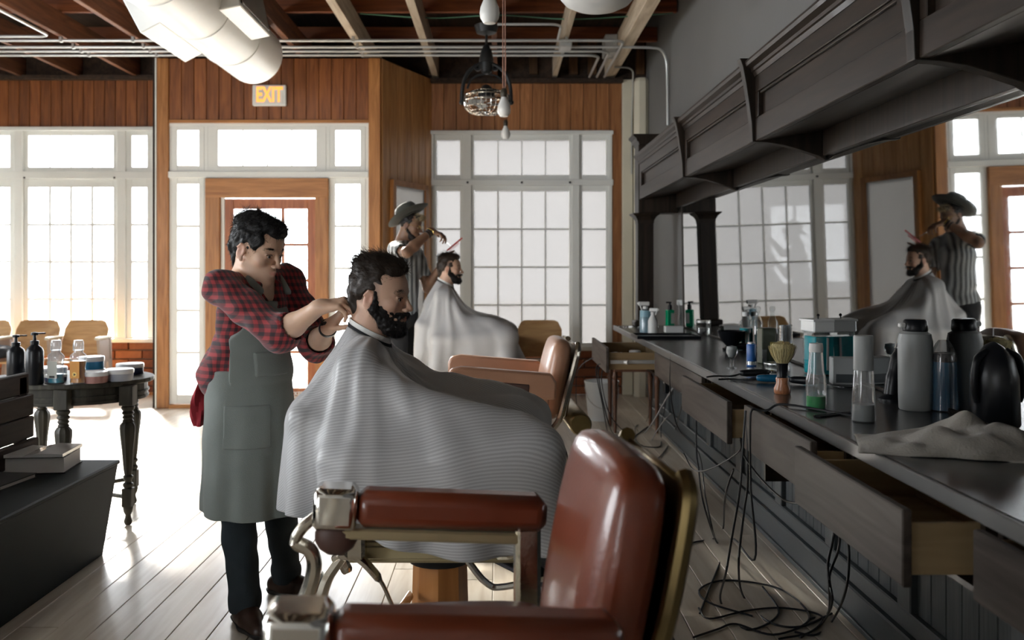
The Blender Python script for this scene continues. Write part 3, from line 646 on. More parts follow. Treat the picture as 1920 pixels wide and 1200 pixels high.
def barber_chair(label, loc, rz, leather='red_leather', ped='orange_enamel', armpad=None, panels=False, foot=True, caps=True, back_h=.54, seatm=None, lever=True, af=.215, frame_m='old_chrome', roll=True, ay=.33):
    t = thing('barber_chair', label, 'barber chair', loc, rz, 'barber chairs'); armpad = armpad or leather
    MB().lathe([(.001,0),(.31,0),(.32,.012),(.30,.035),(.17,.06),(.13,.085),(.001,.085)], n=32).build('base_plate', 'old_chrome', t)
    MB().lathe([(.105,.08),(.098,.12),(.09,.40),(.001,.40)], n=8).build('pedestal', ped, t, flat=True)
    MB().lathe([(.105,.39),(.11,.40),(.11,.45),(.10,.462),(.001,.462)], n=24).build('collar', 'black_iron', t)
    MB().bx(-.27, .25, -.265, .265, .46, .535, .01).bx(-.22,.20,-.272,.272,.475,.515,.004).build('seat_frame', 'gold_enamel', t, flat=True)
    pillow(.52, .50, .13, (0,0,.598)).build('seat_cushion', seatm or leather, t, sub=2)
    rm = Matrix.Rotation(R(-11), 3, 'Y')
    pillow(.15, .50, back_h, (-.315,0,.535+back_h/2), rm).build('backrest', leather, t, sub=2)
    b = MB(); b.box((-.395,0,.53+back_h/2), (.022,.44,back_h*.86), .008, rm)
    for s in (-1,1):
        b.tube(spline([(-.27,s*.235,.49),(-.325,s*.245,.56),(-.365,s*.25,.7),(-.395,s*.245,.80),(-.425,s*.24,.53+back_h-.07),(-.43,s*.20,.53+back_h-.03)],5), .017, 8)
        b.tube(spline([(-.30,s*.20,.46),(-.34,s*.21,.40),(-.36,s*.2,.33),(-.34,s*.19,.28)],5), [.022]*15+[.016], 8)
    bf = b.build('back_frame', frame_m, t)
    if roll: MB().lathe([(.001,-.33),(.052,-.33),(.06,-.315),(.06,.315),(.052,.33),(.001,.33)], (-.43,0,.545), 20, 'Y').build('headrest_roll', 'brass', t)
    for s in (-1,1):
        y = s*ay
        am = Matrix.Rotation(R(-3.5), 3, 'Y')
        if panels:
            q = lambda x,z: tuple((am @ Vector((x,0,z-.8)))[i]+(0,0,.8)[i] for i in (0,2))
            outer = [q(-.30,.70),(q(-.30,.79)),q(-.27,.835),q(.20,.845),q(.255,.83),q(.27,.79),q(.265,.71),q(.25,.68)]
            MB().prism(outer, y-.035, y+.035).build('arm', armpad, t, bev=.012)
            MB().prism([q(-.16,.69),q(-.16,.775),q(.19,.785),q(.20,.69)], y-.038, y+.038).build('arm_panel', 'brown_panel', t, bev=.008)
            MB().tube([(.215,y-.05*s*-1,.66),(.215,y+.05*s,.80)], .008, 8).build('arm_rod', 'chrome', t)
            MB().bx(-.26,.20,y-.02,y+.02,.50,.70,.008).build('arm_support', leather, t, flat=True)
        else:
            MB().box(((af-.28)/2-.02,y,.80), (af+.23,.095,.085), .02, am).build('arm_pad', armpad, t, bev=.008)
            MB().box(((af-.26)/2,y,.742), (af+.24,.05,.026), .005, am).build('arm_rail', 'gold_enamel', t, flat=True)
            if caps:
                MB().box((af,y,.808+af*.03), (.10,.106,.096), .012, am).build('arm_cap', 'chrome', t, bev=.005)
                MB().ell((af,y,.745), (.05,.03,.045), 14).build('cap_boss', 'brown_panel', t)
            MB().tube(spline([(af+.035,y,.80),(af+.077,y,.765),(af+.09,y,.735),(af+.06,y,.715),(af+.05,y,.68),(af+.06,y,.63),(af+.077,y,.585),(af+.075,y,.545),(af+.03,y*.95,.51),(.20,y*.85,.495)],5), [.017]*10+[.022]*20+[.02]*16, 10, flat=.8).build('arm_support', 'old_chrome', t)
            MB().bx(-.26,-.20,y-.03,y+.03,.50,.76,.01).build('arm_post', 'old_chrome', t, flat=True)
    if foot:
        pm_ = Matrix.Rotation(R(27), 3, 'Y')
        MB().box((.33,0,.375), (.36,.40,.018), .006, pm_).build('calf_rest', 'ribbed_rubber', t, flat=True)
        fb = MB()
        for s in (-1,1):
            fb.tube(spline([(.10,s*.22,.455),(.16,s*.22,.385),(.22,s*.22,.375),(.42,s*.22,.42),(.55,s*.2,.43)],4), .011, 8); fb.tube([(.50,s*.16,.30),(.60,s*.16,.14)], .016, 8)
        fb.tube([(.55,-.2,.43),(.55,.2,.43)], .011, 8); fb.build('foot_frame', 'chrome', t)
        MB().box((.66,0,.14), (.22,.36,.02), .006, Matrix.Rotation(R(-8),3,'Y')).build('foot_plate', 'ribbed_rubber', t, flat=True)
    if lever:
        MB().tube(spline([(-.30,-.31,.49),(-.27,-.312,.505),(-.22,-.31,.49),(-.16,-.30,.42),(-.125,-.27,.33),(-.11,-.20,.30),(-.09,-.08,.30)],6), [.024]*5+[.034]*5+[.028]*8+[.014]*19, 10, flat=.45).build('pump_lever', 'old_chrome', t)
    return t
c0 = barber_chair('empty red leather barber chair with chrome arm caps, closest to the camera', (-.125, 1.745, 0), R(186), ay=.375, caps=True, roll=False, frame_m='brass', foot=False, lever=False, back_h=.50)
c1 = barber_chair('orange-columned barber chair under the man in the big striped cape', (-.20, 3.04, 0), 0, back_h=.40, roll=False)
c2 = barber_chair('empty tan barber chair with padded arms between the two clients', (-.02, 5.07, 0), R(183), 'tan_leather', 'old_chrome', panels=True, foot=True, back_h=.46, seatm='ribbed_cloth', lever=False)
c3 = barber_chair('barber chair under the far client by the window', (-.23, 7.73, 0), 0, 'tan_leather', 'old_chrome', foot=True, lever=False, back_h=.40, roll=False)
# ---- bench with plank back
bn = thing('storage_bench', 'dark painted storage bench with a plank back and books on its seat', 'bench', (-2.1, 3.2, 0))
MB().prism([(-.40,0),(.205,0),(.278,.432),(-.40,.432)], -1.5, 1.13, 'Y').build('chest', 'bench_paint', bn, flat=True, bev=.004)
MB().bx(-.40, .287, -1.5, 1.135, .433, .454, .006).build('seat_lid', 'bench_paint', bn, flat=True)
for k in range(4):
    z0 = .47+k*.102; xo = -.085-.012*k-(.004 if k % 2 else 0)
    MB().bx(xo-.03, xo, -1.5, 1.10-.012*(k % 2), z0, z0+.099, .005).build('back_board', 'bench_wood', bn, flat=True)
MB().bx(-.155, -.125, 1.0, 1.07, .455, .86, .004).bx(-.155, -.125, -.4, -.33, .455, .86, .004).build('back_post', 'bench_wood', bn, flat=True)['kind'] = 'stuff'
mat('paper', (.82,.82,.80), .6, var=.03); mat('gloss_page', (.75,.77,.78), .12, var=.2, scale=9, coat=.6); mat('book_cover', (.010,.010,.012), .45, spec=.2); mat('grey_cover', (.06,.066,.072), .35)
def book(label, loc, rz, d, cover, nm='book'):
    t = thing(nm, label, 'book', loc, rz, 'books on the bench'); dx, dy, dz = d
    MB().bx(-dx/2+.004, dx/2-.006, -dy/2+.004, dy/2-.004, .004, dz-.004).build('pages', 'paper', t, flat=True)
    MB().bx(-dx/2, dx/2, -dy/2, dy/2, 0, .004).bx(-dx/2, dx/2, -dy/2, dy/2, dz-.004, dz).bx(-dx/2, -dx/2+.004, -dy/2, dy/2, .004, dz-.004).build('cover', cover, t, flat=True)
    return t
book('thick black book on the bench with its page edges showing', (-2.13, 4.13, .454), R(8), (.36,.24,.075), 'book_cover')
mg = thing('magazine', 'open glossy magazine lying on the thick black book', 'magazine', (-2.12, 4.13, .5295), R(6))
MB().prism([(-.17,0),(.17,.0),(.17,.014),(.06,.018),(0,.006),(-.08,.014),(-.17,.008)], -.13, .12, 'Y').build('page_block', 'gloss_page', mg, flat=True)
MB().bx(-.172,.172,-.132,.122,-.0005,.001).build('cover', 'book_cover', mg, flat=True)
book('thin grey book lying on the bench in front of the thick one', (-2.2, 3.84, .454), R(-6), (.34,.26,.022), 'grey_cover')
# ---- table with turned legs
ZT2 = .77
tb = thing('side_table', 'round-ended dark table on turned fluted legs', 'table', (-2.37, 5.0, 0))
el = lambda rx, ry, n=40: [(rx*math.cos(2*math.pi*k/n), ry*math.sin(2*math.pi*k/n)) for k in range(n)]
MB().prism(el(.445,.37), .745, .77, 'Z').build('table_top', 'table_wood', tb, flat=True, bev=.005)
MB().prism(el(.41,.335), .655, .744, 'Z').prism(el(.418,.343), .69, .70, 'Z').prism(el(.416,.341), .66, .672, 'Z').build('apron', 'table_wood', tb, flat=True)
def turned_leg(x, y):
    pr = [(.001,.0),(.016,.004),(.022,.02),(.016,.04),(.014,.055),(.022,.07),(.026,.09),(.026,.10)]
    b = MB().lathe(pr, (x,y,0), 14)
    b.bx(x-.026, x+.026, y-.026, y+.026, .10, .20, .004)
    b.lathe([(.02,.20),(.027,.21),(.027,.222),(.018,.23),(.018,.24),(.026,.25),(.026,.262),(.018,.27)], (x,y,0), 14)
    n = 20; vs = []; prof = [(.019,.27),(.024,.30),(.032,.40),(.040,.47),(.044,.515),(.042,.535),(.03,.55)]
    for r_, z in prof:
        for k in range(n): q = 2*math.pi*k/n; rr_ = r_*(1 if k % 2 else .90); vs.append((x+rr_*math.cos(q), y+rr_*math.sin(q), z))
    b.add(vs, [(i*n+k, i*n+(k+1)%n, (i+1)*n+(k+1)%n, (i+1)*n+k) for i in range(len(prof)-1) for k in range(n)])
    b.lathe([(.024,.548),(.03,.556),(.023,.566),(.03,.576),(.023,.587),(.032,.598),(.025,.61),(.034,.622),(.034,.632),(.026,.64)], (x,y,0), 14)
    b.bx(x-.036, x+.036, y-.036, y+.036, .64, .745, .004)
    return b.build('leg', 'table_wood', tb)
for x, y in ((.39,-.17),(.12,-.325),(.24,.27),(-.30,-.25),(-.28,.25)): turned_leg(x, y)
MB().tube([(.39,-.17,.15),(.0,.0,.15),(.24,.27,.15)], .012, 8).tube([(.0,0,.15),(-.30,-.25,.15)], .012, 8).tube([(.0,0,.15),(-.28,.25,.15)], .012, 8).build('stretcher', 'table_wood', tb)
# things on the table
mat('black_plastic', (.007,.008,.010), .3, var=.1, spec=.3); mat('blue_liquid', (.02,.32,.46), .1, spec=.6); mat('amber_liquid', (.62,.24,.03), .1, spec=.6); mat('green_liquid', (.02,.42,.10), .12, spec=.6)
glass('clear_plastic', (.93,.95,.96), .07, .08, milk=.22, milkc=(.85,.86,.87)); glass('clear_glass', (.95,.97,.97), .08, .02, milk=.05)
mat('label_white', (.78,.78,.74), .5); mat('label_grey', (.55,.57,.53), .5); mat('label_black', (.03,.03,.03), .5); mat('label_gold', (.72,.50,.14), .4)
def on_table(px, pyb): s = (pyb-506)/(H-ZT2); return ((px-CX)/s, F/s, ZT2)
def pump_bottle(loc, h, r, label, m='black_plastic', sq=False):
    t = thing('pump_bottle', label, 'bottle', loc, R(30)); n = 20
    MB().lathe([(.001,0),(r*.9,0),(r,.006),(r,h*.62),(r*.86,h*.68),(r*.5,h*.73),(r*.42,h*.75),(.001,h*.75)], n=n).build('bottle_body', m, t)
    MB().lathe([(.001,h*.75),(r*.5,h*.75),(r*.5,h*.82),(r*.2,h*.83),(r*.17,h*.93),(.001,h*.93)], n=14).build('pump_collar', 'black_plastic', t)
    MB().lathe([(.001,h*.92),(r*.42,h*.925),(r*.42,h*.97),(.001,h*.985)], n=14).box((r*.65,0,h*.955),(r*1.1,r*.36,h*.028),.002).build('pump_head', 'black_plastic', t)
    return t
pump_bottle((-2.54,4.76,ZT2), .255, .044, 'shorter black pump bottle behind the bench back')
pump_bottle(on_table(65,721), .275, .043, 'taller black pump bottle at the table edge')
def mouthwash(loc, label, liq, lab, fill, back):
    t = thing('mouthwash_bottle', label, 'bottle', loc, R(-8))
    sh = [(.042,0),(.045,.006),(.040,.05),(.037,.085),(.043,.118),(.046,.135),(.042,.148),(.025,.162),(.023,.175)]
    MB().lathe(sh, n=18, sy=.66).build('bottle_body', 'clear_plastic', t)
    MB().lathe([(.001,.003)]+[(r-.003,z) for r, z in sh if z <= fill and z > .003]+[(.001,fill)], n=18, sy=.66).build('liquid', liq, t)
    MB().lathe([(.026,.172),(.027,.176),(.0265,.21),(.022,.225),(.001,.226)], n=16).build('cap', 'clear_plastic', t)
    l = MB().bx(-.027,.027,-.0335,-.032,.03,.118,.0005).build('label', lab, t, flat=True)
    if back:
        MB().bx(-.015,.015,-.0345,-.0337,.033,.043).build('barcode', 'label_black', l, flat=True)
        for k in range(5): MB().bx(-.022,.02-.004*(k%2),-.0345,-.0337,.06+k*.009,.0625+k*.009).build('text_line', 'label_grey', l, flat=True)
    else:
        MB().lathe([(.001,0),(.013,0),(.013,.0008),(.001,.0008)], (0,-.0337,.05), 18, 'Y', rot=Matrix.Rotation(R(180),3,'X')).build('round_emblem', 'label_gold', l)
        MB().lathe([(.001,0),(.008,0),(.008,.0008),(.001,.0008)], (0,-.0346,.05), 3, 'Y', rot=Matrix.Rotation(R(180),3,'X')).build('dark_mark', 'label_black', l)
mouthwash(on_table(105,719), 'clear mouthwash bottle with blue liquid and a white label', 'blue_liquid', 'label_grey', .05, True)
mat('label_amber', (.55,.25,.05), .35)
mouthwash(on_table(147,719), 'mouthwash bottle with amber liquid and a round emblem', 'amber_liquid', 'label_amber', .118, False)
def tin(loc, r, h, label, body, lid, wavy=False, group=None):
    t = thing('tin', label, 'tin', loc, 0, group)
    MB().lathe([(.001,0),(r*.93,0),(r*.96,.004),(r*.96,h*.72),(.001,h*.72)], n=28).build('tin_body', body, t)
    MB().lathe([(r,h*.62),(r*1.01,h*.66),(r*1.01,h*.92),(r*.97,h),(.001,h)], n=28).build('lid', lid, t)
    return t
mat('blue_label', (.03,.22,.42), .35); mat('rose_label', (.42,.22,.20), .4); mat('navy_label', (.03,.04,.10), .4); mat('bluegrey_label', (.40,.43,.50), .4); mat('lid_white', (.80,.81,.82), .25)
tin(on_table(180,717), .062, .058, 'rose tin with a pale lid beside the amber bottle', 'rose_label', 'lid_white')
tin((-2.25,5.0,ZT2), .07, .045, 'dark tin under the blue jar', 'navy_label', 'lid_white'); tin((-2.25,5.0,ZT2+.0455), .066, .068, 'blue jar with a white lid standing on another tin', 'blue_label', 'lid_white')
tin(on_table(224,713), .073, .062, 'white-lidded grey tin at the rounded table end', 'bluegrey_label', 'lid_white')
tin((-2.10,5.15,ZT2), .075, .06, 'dark tin with a flat white lid behind the grey one', 'navy_label', 'lid_white')
tin((-2.36,4.82,ZT2), .055, .035, 'small low tin between the black and clear bottles', 'navy_label', 'label_white')
tin((-2.50,5.05,ZT2), .085, .05, 'wide white tin behind the black pump bottles', 'label_white', 'lid_white')
# ---- theatre seats
def theatre_seat(X, label, arms=(1,), Y=9.36):
    t = thing('theatre_seat', label, 'chair', (X, Y, 0), 0, 'wooden theatre seats')
    n = 12; vs = []; fs = []; prof = []
    for k in range(n+1):
        u = -1+2*k/n; x = u*.228
        top = .84 if abs(u) < .72 else .84-.09*((abs(u)-.72)/.28)**2
        yc = .05*(1-u*u)
        for (z, dy) in ((.47,-.05),(.62,-.005),(top,.05)): vs += [(x, yc+dy-.006, z), (x, yc+dy+.006, z)]
    for k in range(n):
        for j in range(2):
            a = k*6+j*2; b_ = a+6; fs += [(a,a+2,b_+2,b_),(a+1,b_+1,b_+3,a+3)]
        a = k*6; fs += [(a,a+6,a+7,a+1),(a+4,a+5,a+11,a+10)]
    fs += [(0,1,3,2),(2,3,5,4),(n*6,n*6+2,n*6+3,n*6+1),(n*6+2,n*6+4,n*6+5,n*6+3)]
    MB().add(vs, fs).build('backrest', 'seat_ply', t)
    pillow(.42,.40,.03,(0,-.22,.44)).build('seat', 'seat_ply', t, sub=1)
    for s in arms:
        f = MB(); x = s*.25
        f.bx(x-.02, x+.02, -.30, .03, .655, .685, .008); f.build('armrest', 'cream_paint', t, flat=True)
        f = MB(); f.prism([(-.26,.655),(-.23,.655),(-.20,.44),(-.23,.44)], x-.014, x+.014, 'X').bx(x-.014,x+.014,-.23,.02,.42,.445).prism([(.0,.655),(.03,.655),(.05,.30),(.02,.30)], x-.014, x+.014, 'X').prism([(-.06,.43),(.0,.43),(.09,0),(.03,0)], x-.016, x+.016, 'X').prism([(-.14,.43),(-.09,.43),(-.18,0),(-.23,0)], x-.016, x+.016, 'X').bx(x-.008,x+.008,-.215,.015,.445,.65)
        f.build('arm_frame', 'seat_iron', t, flat=True)
theatre_seat(XX(-24,9.36), 'wooden theatre seat partly cut off beside the dark cushion', (1,)); theatre_seat(XX(68,9.36), 'wooden theatre seat behind the black pump bottles', (1,)); theatre_seat(XX(159,9.36), 'wooden theatre seat next to the exposed brick', (1,))
theatre_seat(XX(1012,9.3), 'pale wooden theatre seat below the big greyed rear window', (1,-1), 9.3)
cu = thing('cushion', 'dark blue cushion lying on the cut-off theatre seat', 'cushion', (XX(-4,9.2), 9.14, .462)); mat('navy_cloth', (.02,.025,.035), .8, bump=.2)
pillow(.40,.30,.15,(0,-.05,.075)).build('cover', 'navy_cloth', cu, sub=2)
# ---- bucket and the small table under the counter end
bu = thing('bucket', 'white metal bucket on the floor under the far drawer', 'bucket', (XX(1128,8.25), 8.25, 0))
mat('bucket_white', (.80,.84,.86), .4, 0, var=.06)
MB().lathe([(.001,.004),(.115,.004),(.118,0),(.122,.0),(.125,.06),(.128,.065),(.152,.33),(.157,.335),(.160,.345),(.156,.352),(.148,.345),(.122,.07),(.118,.012),(.001,.012)], n=32).build('pail', 'bucket_white', bu)
MB().tube(spline([(-.155,-.01,.30),(-.13,-.10,.20),(-.05,-.155,.13),(.05,-.155,.13),(.13,-.10,.2),(.155,-.01,.30)],5), .004, 6).build('bail_handle', 'galv', bu)
MB().lathe([(.001,.20),(.10,.21),(.14,.20)], n=20).build('liner', 'paper', bu)
st = thing('stand_table', 'small brown table with thin turned legs under the worktop end', 'table', (1.17, 7.72, 0)); wood('brown_stain', (.07,.03,.018), (.17,.08,.045), .4, 2, 1)
MB().bx(-.24,.17,-.2,.2,.545,.565,.004).build('table_top', 'brown_stain', st, flat=True); MB().bx(-.215,.145,-.175,.175,.51,.544,.003).build('apron', 'brown_stain', st, flat=True)
for sx in (-.21,.14):
    for sy in (-.17,.17): MB().lathe([(.001,0),(.012,0),(.014,.03),(.017,.2),(.02,.4),(.026,.43),(.018,.45),(.026,.47),(.02,.49),(.02,.511),(.001,.511)], (sx,sy,0), 12).build('leg', 'brown_stain', st)
# ================================================================ things on the worktop
def on_top(px, pyb): s = (pyb-506)/(H-ZT_); return ((px-CX)/s, F/s, ZT_+.0005), s
mat('chrome_pump', (.7,.7,.7), .2, .8); mat('white_plastic', (.76,.77,.76), .35, var=.03); mat('frosted_white_dim', (.36,.38,.38), .4, var=.04)  # frosted white is darkened to stand in for shade on the counter side
mat('blue_can', (.03,.13,.40), .3); mat('olive_box', (.035,.045,.02), .4); mat('teal_liquid', (.0,.36,.42), .08); mat('pale_blue', (.25,.45,.55), .3); mat('yellow_label', (.55,.48,.14), .4)
mat('deep_blue', (.01,.11,.22), .15); mat('bristle', (.62,.53,.28), .8, bump=.6, bscale=220, stretch=(1,1,.15)); wood('handle_wood', (.25,.09,.035), (.45,.19,.09), .35, 2, 3, coat=.3); mat('towel', (.36,.34,.30), .95, var=.05, bump=.35, bscale=160, sheen=.2)
mat('steel_cup', (.55,.57,.58), .25, .9); mat('green_bottle', (.0,.36,.16), .15, spec=.7)
def jar(name, label, cat, px, pyb, parts, rz=0, group=None):
    """turned vessel: parts = (name, material, profile in pixels (radius, height above base))"""
    loc, s = on_top(px, pyb); t = thing(name, label, cat, loc, rz, group)
    for nm, m, pr in parts: MB().lathe([(max(r/s,.0005), z/s) for r, z in pr], n=24).build(nm, m, t)
    return t, s
def sprayer(px, pyb, h, r, label, body, liq=None, head='white_plastic', rz=0, lvl=.5):
    loc, s = on_top(px, pyb); h/=s; r/=s; t = thing('spray_bottle', label, 'bottle', loc, rz)
    MB().lathe([(r*.9,0),(r,.004),(r,h*.45),(r*.8,h*.55),(r*.4,h*.68),(r*.35,h*.74)], n=20).build('bottle_body', body, t)
    if liq: MB().lathe([(.001,.003),(r*.93,.004),(r*.93,h*lvl*.9),(.001,h*lvl*.9)], n=20).build('liquid', liq, t)
    b = MB().lathe([(.001,h*.72),(r*.45,h*.72),(r*.45,h*.8),(.001,h*.8)], n=14); b.box((-r*.25,0,h*.88), (r*1.9,r*.6,h*.12), r*.12).box((-r*.75,0,h*.76), (r*.18,r*.35,h*.16), .001, Matrix.Rotation(R(-20),3,'Y')).box((-r*1.25,0,h*.89), (r*.2,r*.3,h*.06), .001)
    b.build('trigger_head', head, t, flat=True); return t
# far group
sprayer(1210, 624, 62, 11, 'tall pale-blue bottle with a pointed white top on the far tray', 'clear_plastic', 'pale_blue', lvl=.75)
sprayer(1224, 625, 50, 9, 'white spray bottle beside the tall pale-blue one', 'white_plastic', rz=R(150))
tr = thing('counter_tray', 'flat black tray lying across the worktop far end', 'tray', on_top(1250,633)[0]); MB().bx(-.24,.22,-.16,.16,0,.008).bx(-.24,.22,-.16,-.152,.008,.022).bx(-.24,.22,.152,.16,.008,.022).bx(-.24,-.232,-.152,.152,.008,.022).bx(.212,.22,-.152,.152,.008,.022).build('tray_body', 'black_plastic', tr, flat=True); MB().bx(-.2,.19,-.12,.12,.0085,.011).build('tray_mat', 'grey_rail', tr, flat=True)
loc, s = on_top(1256, 613); t = thing('green_bottle', 'square green bottle with a dark pump cap', 'bottle', loc, R(20)); MB().bx(-.035,.035,-.022,.022,0,.15,.006).build('bottle_body', 'green_bottle', t, flat=True); MB().bx(-.0,.03,-.0235,-.0221,.03,.12).build('label', 'label_grey', t, flat=True); MB().lathe([(.001,.15),(.018,.15),(.018,.19),(.010,.195),(.010,.215),(.001,.216)], n=14).box((-.012,0,.215),(.05,.02,.014),.003).build('pump_head', 'black_plastic', t)
jar('comb_jar', 'clear disinfectant jar with a white lid at the worktop far end', 'jar', 1290, 612, [('jar_glass','clear_glass',[(17,0),(18,1),(18,40),(17,41)]),('lid','white_plastic',[(.1,40),(20,40),(21,42),(21,49),(8,52),(3,53),(3,57),(.1,58)]),('liquid','label_grey',[(.1,.6),(16,.8),(16,14),(.1,14)])])
jar('small_jar', 'small glass jar with a wire clasp in front of the reflected column', 'jar', 1315, 627, [('jar_glass','clear_glass',[(9,0),(10,1),(10,18),(8,22)]),('lid','galv',[(.1,22),(10,22),(10,26),(.1,27)]),('contents','label_black',[(.1,.6),(8,.8),(8,12),(.1,13)])])
jar('small_jar', 'small glass jar of clips nearer the dark funnel', 'jar', 1334, 630, [('jar_glass','clear_glass',[(9,0),(10,1),(10,20),(8,24)]),('lid','galv',[(.1,24),(10,24),(10,28),(.1,29)]),('contents','label_grey',[(.1,.6),(8,.8),(8,10),(.1,12)])])
loc, s = on_top(1262, 626); t = thing('tissue_box', 'low white box standing on the black tray', 'box', (loc[0], loc[1]-.02, loc[2]+.0115)); MB().bx(-.07,.07,-.04,.04,0,.05,.004).build('box_body', 'white_plastic', t, flat=True); MB().bx(-.04,.04,-.012,.012,.0502,.051).build('slot', 'label_grey', t, flat=True)
loc, s = on_top(1176, 606); t = thing('hair_scissors', 'pair of scissors lying at the worktop far corner', 'scissors', (1.12, 7.9, ZT_+.006), R(35))
for sg in (-1,1):
    MB().tube([(.0,0,0),(.10,sg*.012,0)], [.005,.001], 6).tube([(.0,0,0),(-.05,-sg*.02,0)], .004, 6).tube([(-.05-.018+.018*math.cos(q*.5236), -sg*.03+.018*math.sin(q*.5236), 0) for q in range(13)], .0035, 6).build('blade', 'chrome', t)
t = thing('shaver_charger', 'pair of dark shavers lying by the scissors', 'shaver', (1.22, 7.55, ZT_), R(20)); pillow(.16,.05,.035,(0,0,.018)).build('shaver_body', 'grey_rail', t, sub=1); pillow(.04,.046,.03,(.095,0,.018)).build('shaver_head', 'chrome', t, sub=1)
# things in the open far drawer
t = thing('hair_dryer', 'white hair dryer lying in the open far drawer', 'hair dryer', (.80, 6.25, .76), R(62)); MB().lathe([(.001,-.09),(.03,-.088),(.038,-.06),(.036,.0),(.026,.06),(.024,.11),(.001,.11)], n=18, axis='X').build('barrel', 'white_plastic', t); MB().tube([(-.04,0,-.01),(-.07,-.05,-.02),(-.085,-.12,-.025)], [.017,.018,.015], 10, flat=.9).build('handle', 'white_plastic', t); MB().lathe([(.001,0),(.022,0),(.022,.012),(.001,.012)], (.105,0,0), 14, 'X').build('nozzle', 'black_plastic', t)
t = thing('small_tub', 'small blue and white tub in the open far drawer', 'tub', (.93, 6.24, .697)); MB().lathe([(.001,0),(.036,0),(.038,.004),(.038,.085),(.001,.085)], n=20).build('tub_body', 'blue_label', t); MB().lathe([(.04,.085),(.04,.105),(.036,.11),(.001,.11)], n=20).lathe([(.0385,.03),(.0385,.06)], n=20).build('lid', 'white_plastic', t)
# middle group
loc, s = on_top(1371, 657); t = thing('dryer_diffuser', 'black funnel-shaped diffuser standing on the worktop', 'diffuser', loc); MB().lathe([(.02,0),(.05,.002),(.055,.012),(.04,.018),(.035,.03),(.045,.045),(.062,.06),(.085,.12),(.083,.122),(.06,.062),(.001,.05)], n=28).build('bowl', 'black_plastic', t); pillow(.10,.05,.045,(.07,.02,.024)).build('motor_body', 'black_plastic', t, sub=1)
jar('brush_glass', 'small shaving brush standing in a stemmed glass', 'brush', 1372, 691, [('glass_foot','clear_glass',[(9,0),(9,1.5),(4,3),(4,18),(8,22),(11,30),(11,36)]),('bristles','frosted_white_dim',[(.1,20),(6,22),(10,34),(9,41),(.1,43)])])
t, s = jar('blue_can', 'small blue and silver can beside the olive box', 'can', 1409, 687, [('can_body','blue_can',[(.1,0),(8.5,0),(9,1),(9,40),(8,42)]),('can_top','steel_cup',[(.1,41.5),(7.5,42),(7.5,45),(.1,46)]),('band','steel_cup',[(9.2,3),(9.2,10)])])
loc, s = on_top(1437, 681); t = thing('olive_box', 'dark olive bottle box with a yellow label', 'box', loc, R(12)); MB().bx(-.04,.04,-.03,.03,0,.19,.004).build('box_body', 'olive_box', t, flat=True); MB().bx(.005,.028,-.0316,-.0302,.085,.115).build('label', 'yellow_label', t, flat=True); MB().bx(-.04,-.015,-.0316,-.0302,.01,.075).build('side_label', 'frosted_white_dim', t, flat=True)
jar('glass_cylinder', 'tall clear bottle with a round stopper behind the blue can', 'bottle', 1421, 664, [('bottle_glass','clear_glass',[(9,0),(9.5,1),(9.5,60),(4,72),(4,78)]),('stopper','clear_glass',[(.1,78),(4,79),(6,84),(4,89),(.1,90)])])
jar('blue_bottle', 'clear bottle of turquoise liquid behind the black funnel', 'bottle', 1398, 655, [('bottle_glass','clear_glass',[(11,0),(12,1),(12,50),(6,58),(6,64)]),('liquid','teal_liquid',[(.1,.6),(11,.8),(11,40),(.1,41)]),('cap','white_plastic',[(.1,62),(6.5,62),(6.5,70),(.1,71)])])
for px_, pb, n_, lb in ((1472,676,7,'taller stack of grey paper cups by the neck brush'),(1497,678,6,'shorter stack of grey paper cups next to the disinfectant jar')):
    loc, s = on_top(px_, pb); t = thing('cup_stack', lb, 'cups', loc)
    for k in range(n_):
        z = k*.018; MB().lathe([(.001,z+.001),(.026,z),(.034,z+.085),(.036,z+.086),(.0335,z+.084),(.025,z+.003)], n=18).build('cup', 'steel_cup', t)
t, s = jar('shallow_dish', 'shallow glass dish behind the black clipper', 'dish', 1457, 696, [('dish_glass','clear_glass',[(22,0),(23,1),(24,14),(23,15)]),('dish_rim','steel_cup',[(24.2,13),(24.6,15),(24.2,16)]),('contents','label_grey',[(.1,1),(20,1.5),(20,6),(.1,8)])])
loc, s = on_top(1467, 738); t = thing('neck_brush', 'large neck brush with a wooden handle standing on the worktop', 'brush', loc); k = 1/s
MB().lathe([(.1*k,0),(14*k,0),(15.5*k,3*k),(15.5*k,10*k),(11*k,20*k),(12.5*k,28*k),(11.5*k,30*k),(.1*k,30*k)], n=24).build('handle', 'handle_wood', t)
MB().lathe([(11*k,30*k),(10*k,33*k),(10*k,52*k),(11.5*k,57*k),(.1*k,57*k)], n=24).build('ferrule', 'black_plastic', t)
br = MB(); rnd = random.Random(3)
for j in range(420):
    q = rnd.random()*6.283; u = math.sqrt(rnd.random()); r0 = 9*k*u; r1 = (26*u+rnd.uniform(-1.5,1))*k; zt = (57+41-9*u*u+rnd.uniform(-2.5,1.5))*k
    c_, s2 = math.cos(q), math.sin(q); br.tube([(r0*c_,r0*s2,55*k),((r0*.35+r1*.65)*c_,(r0*.35+r1*.65)*s2,55*k+(zt-55*k)*.5),(r1*c_,r1*s2,zt)], [.0014,.0016,.0006], 3, False)
br.build('bristles', 'bristle', t)['kind'] = 'stuff'; MB().lathe([(8*k,56*k),(18*k,72*k),(22*k,86*k),(18*k,93*k),(.1*k,95*k)], n=20).build('bristle_core', 'bristle', t)
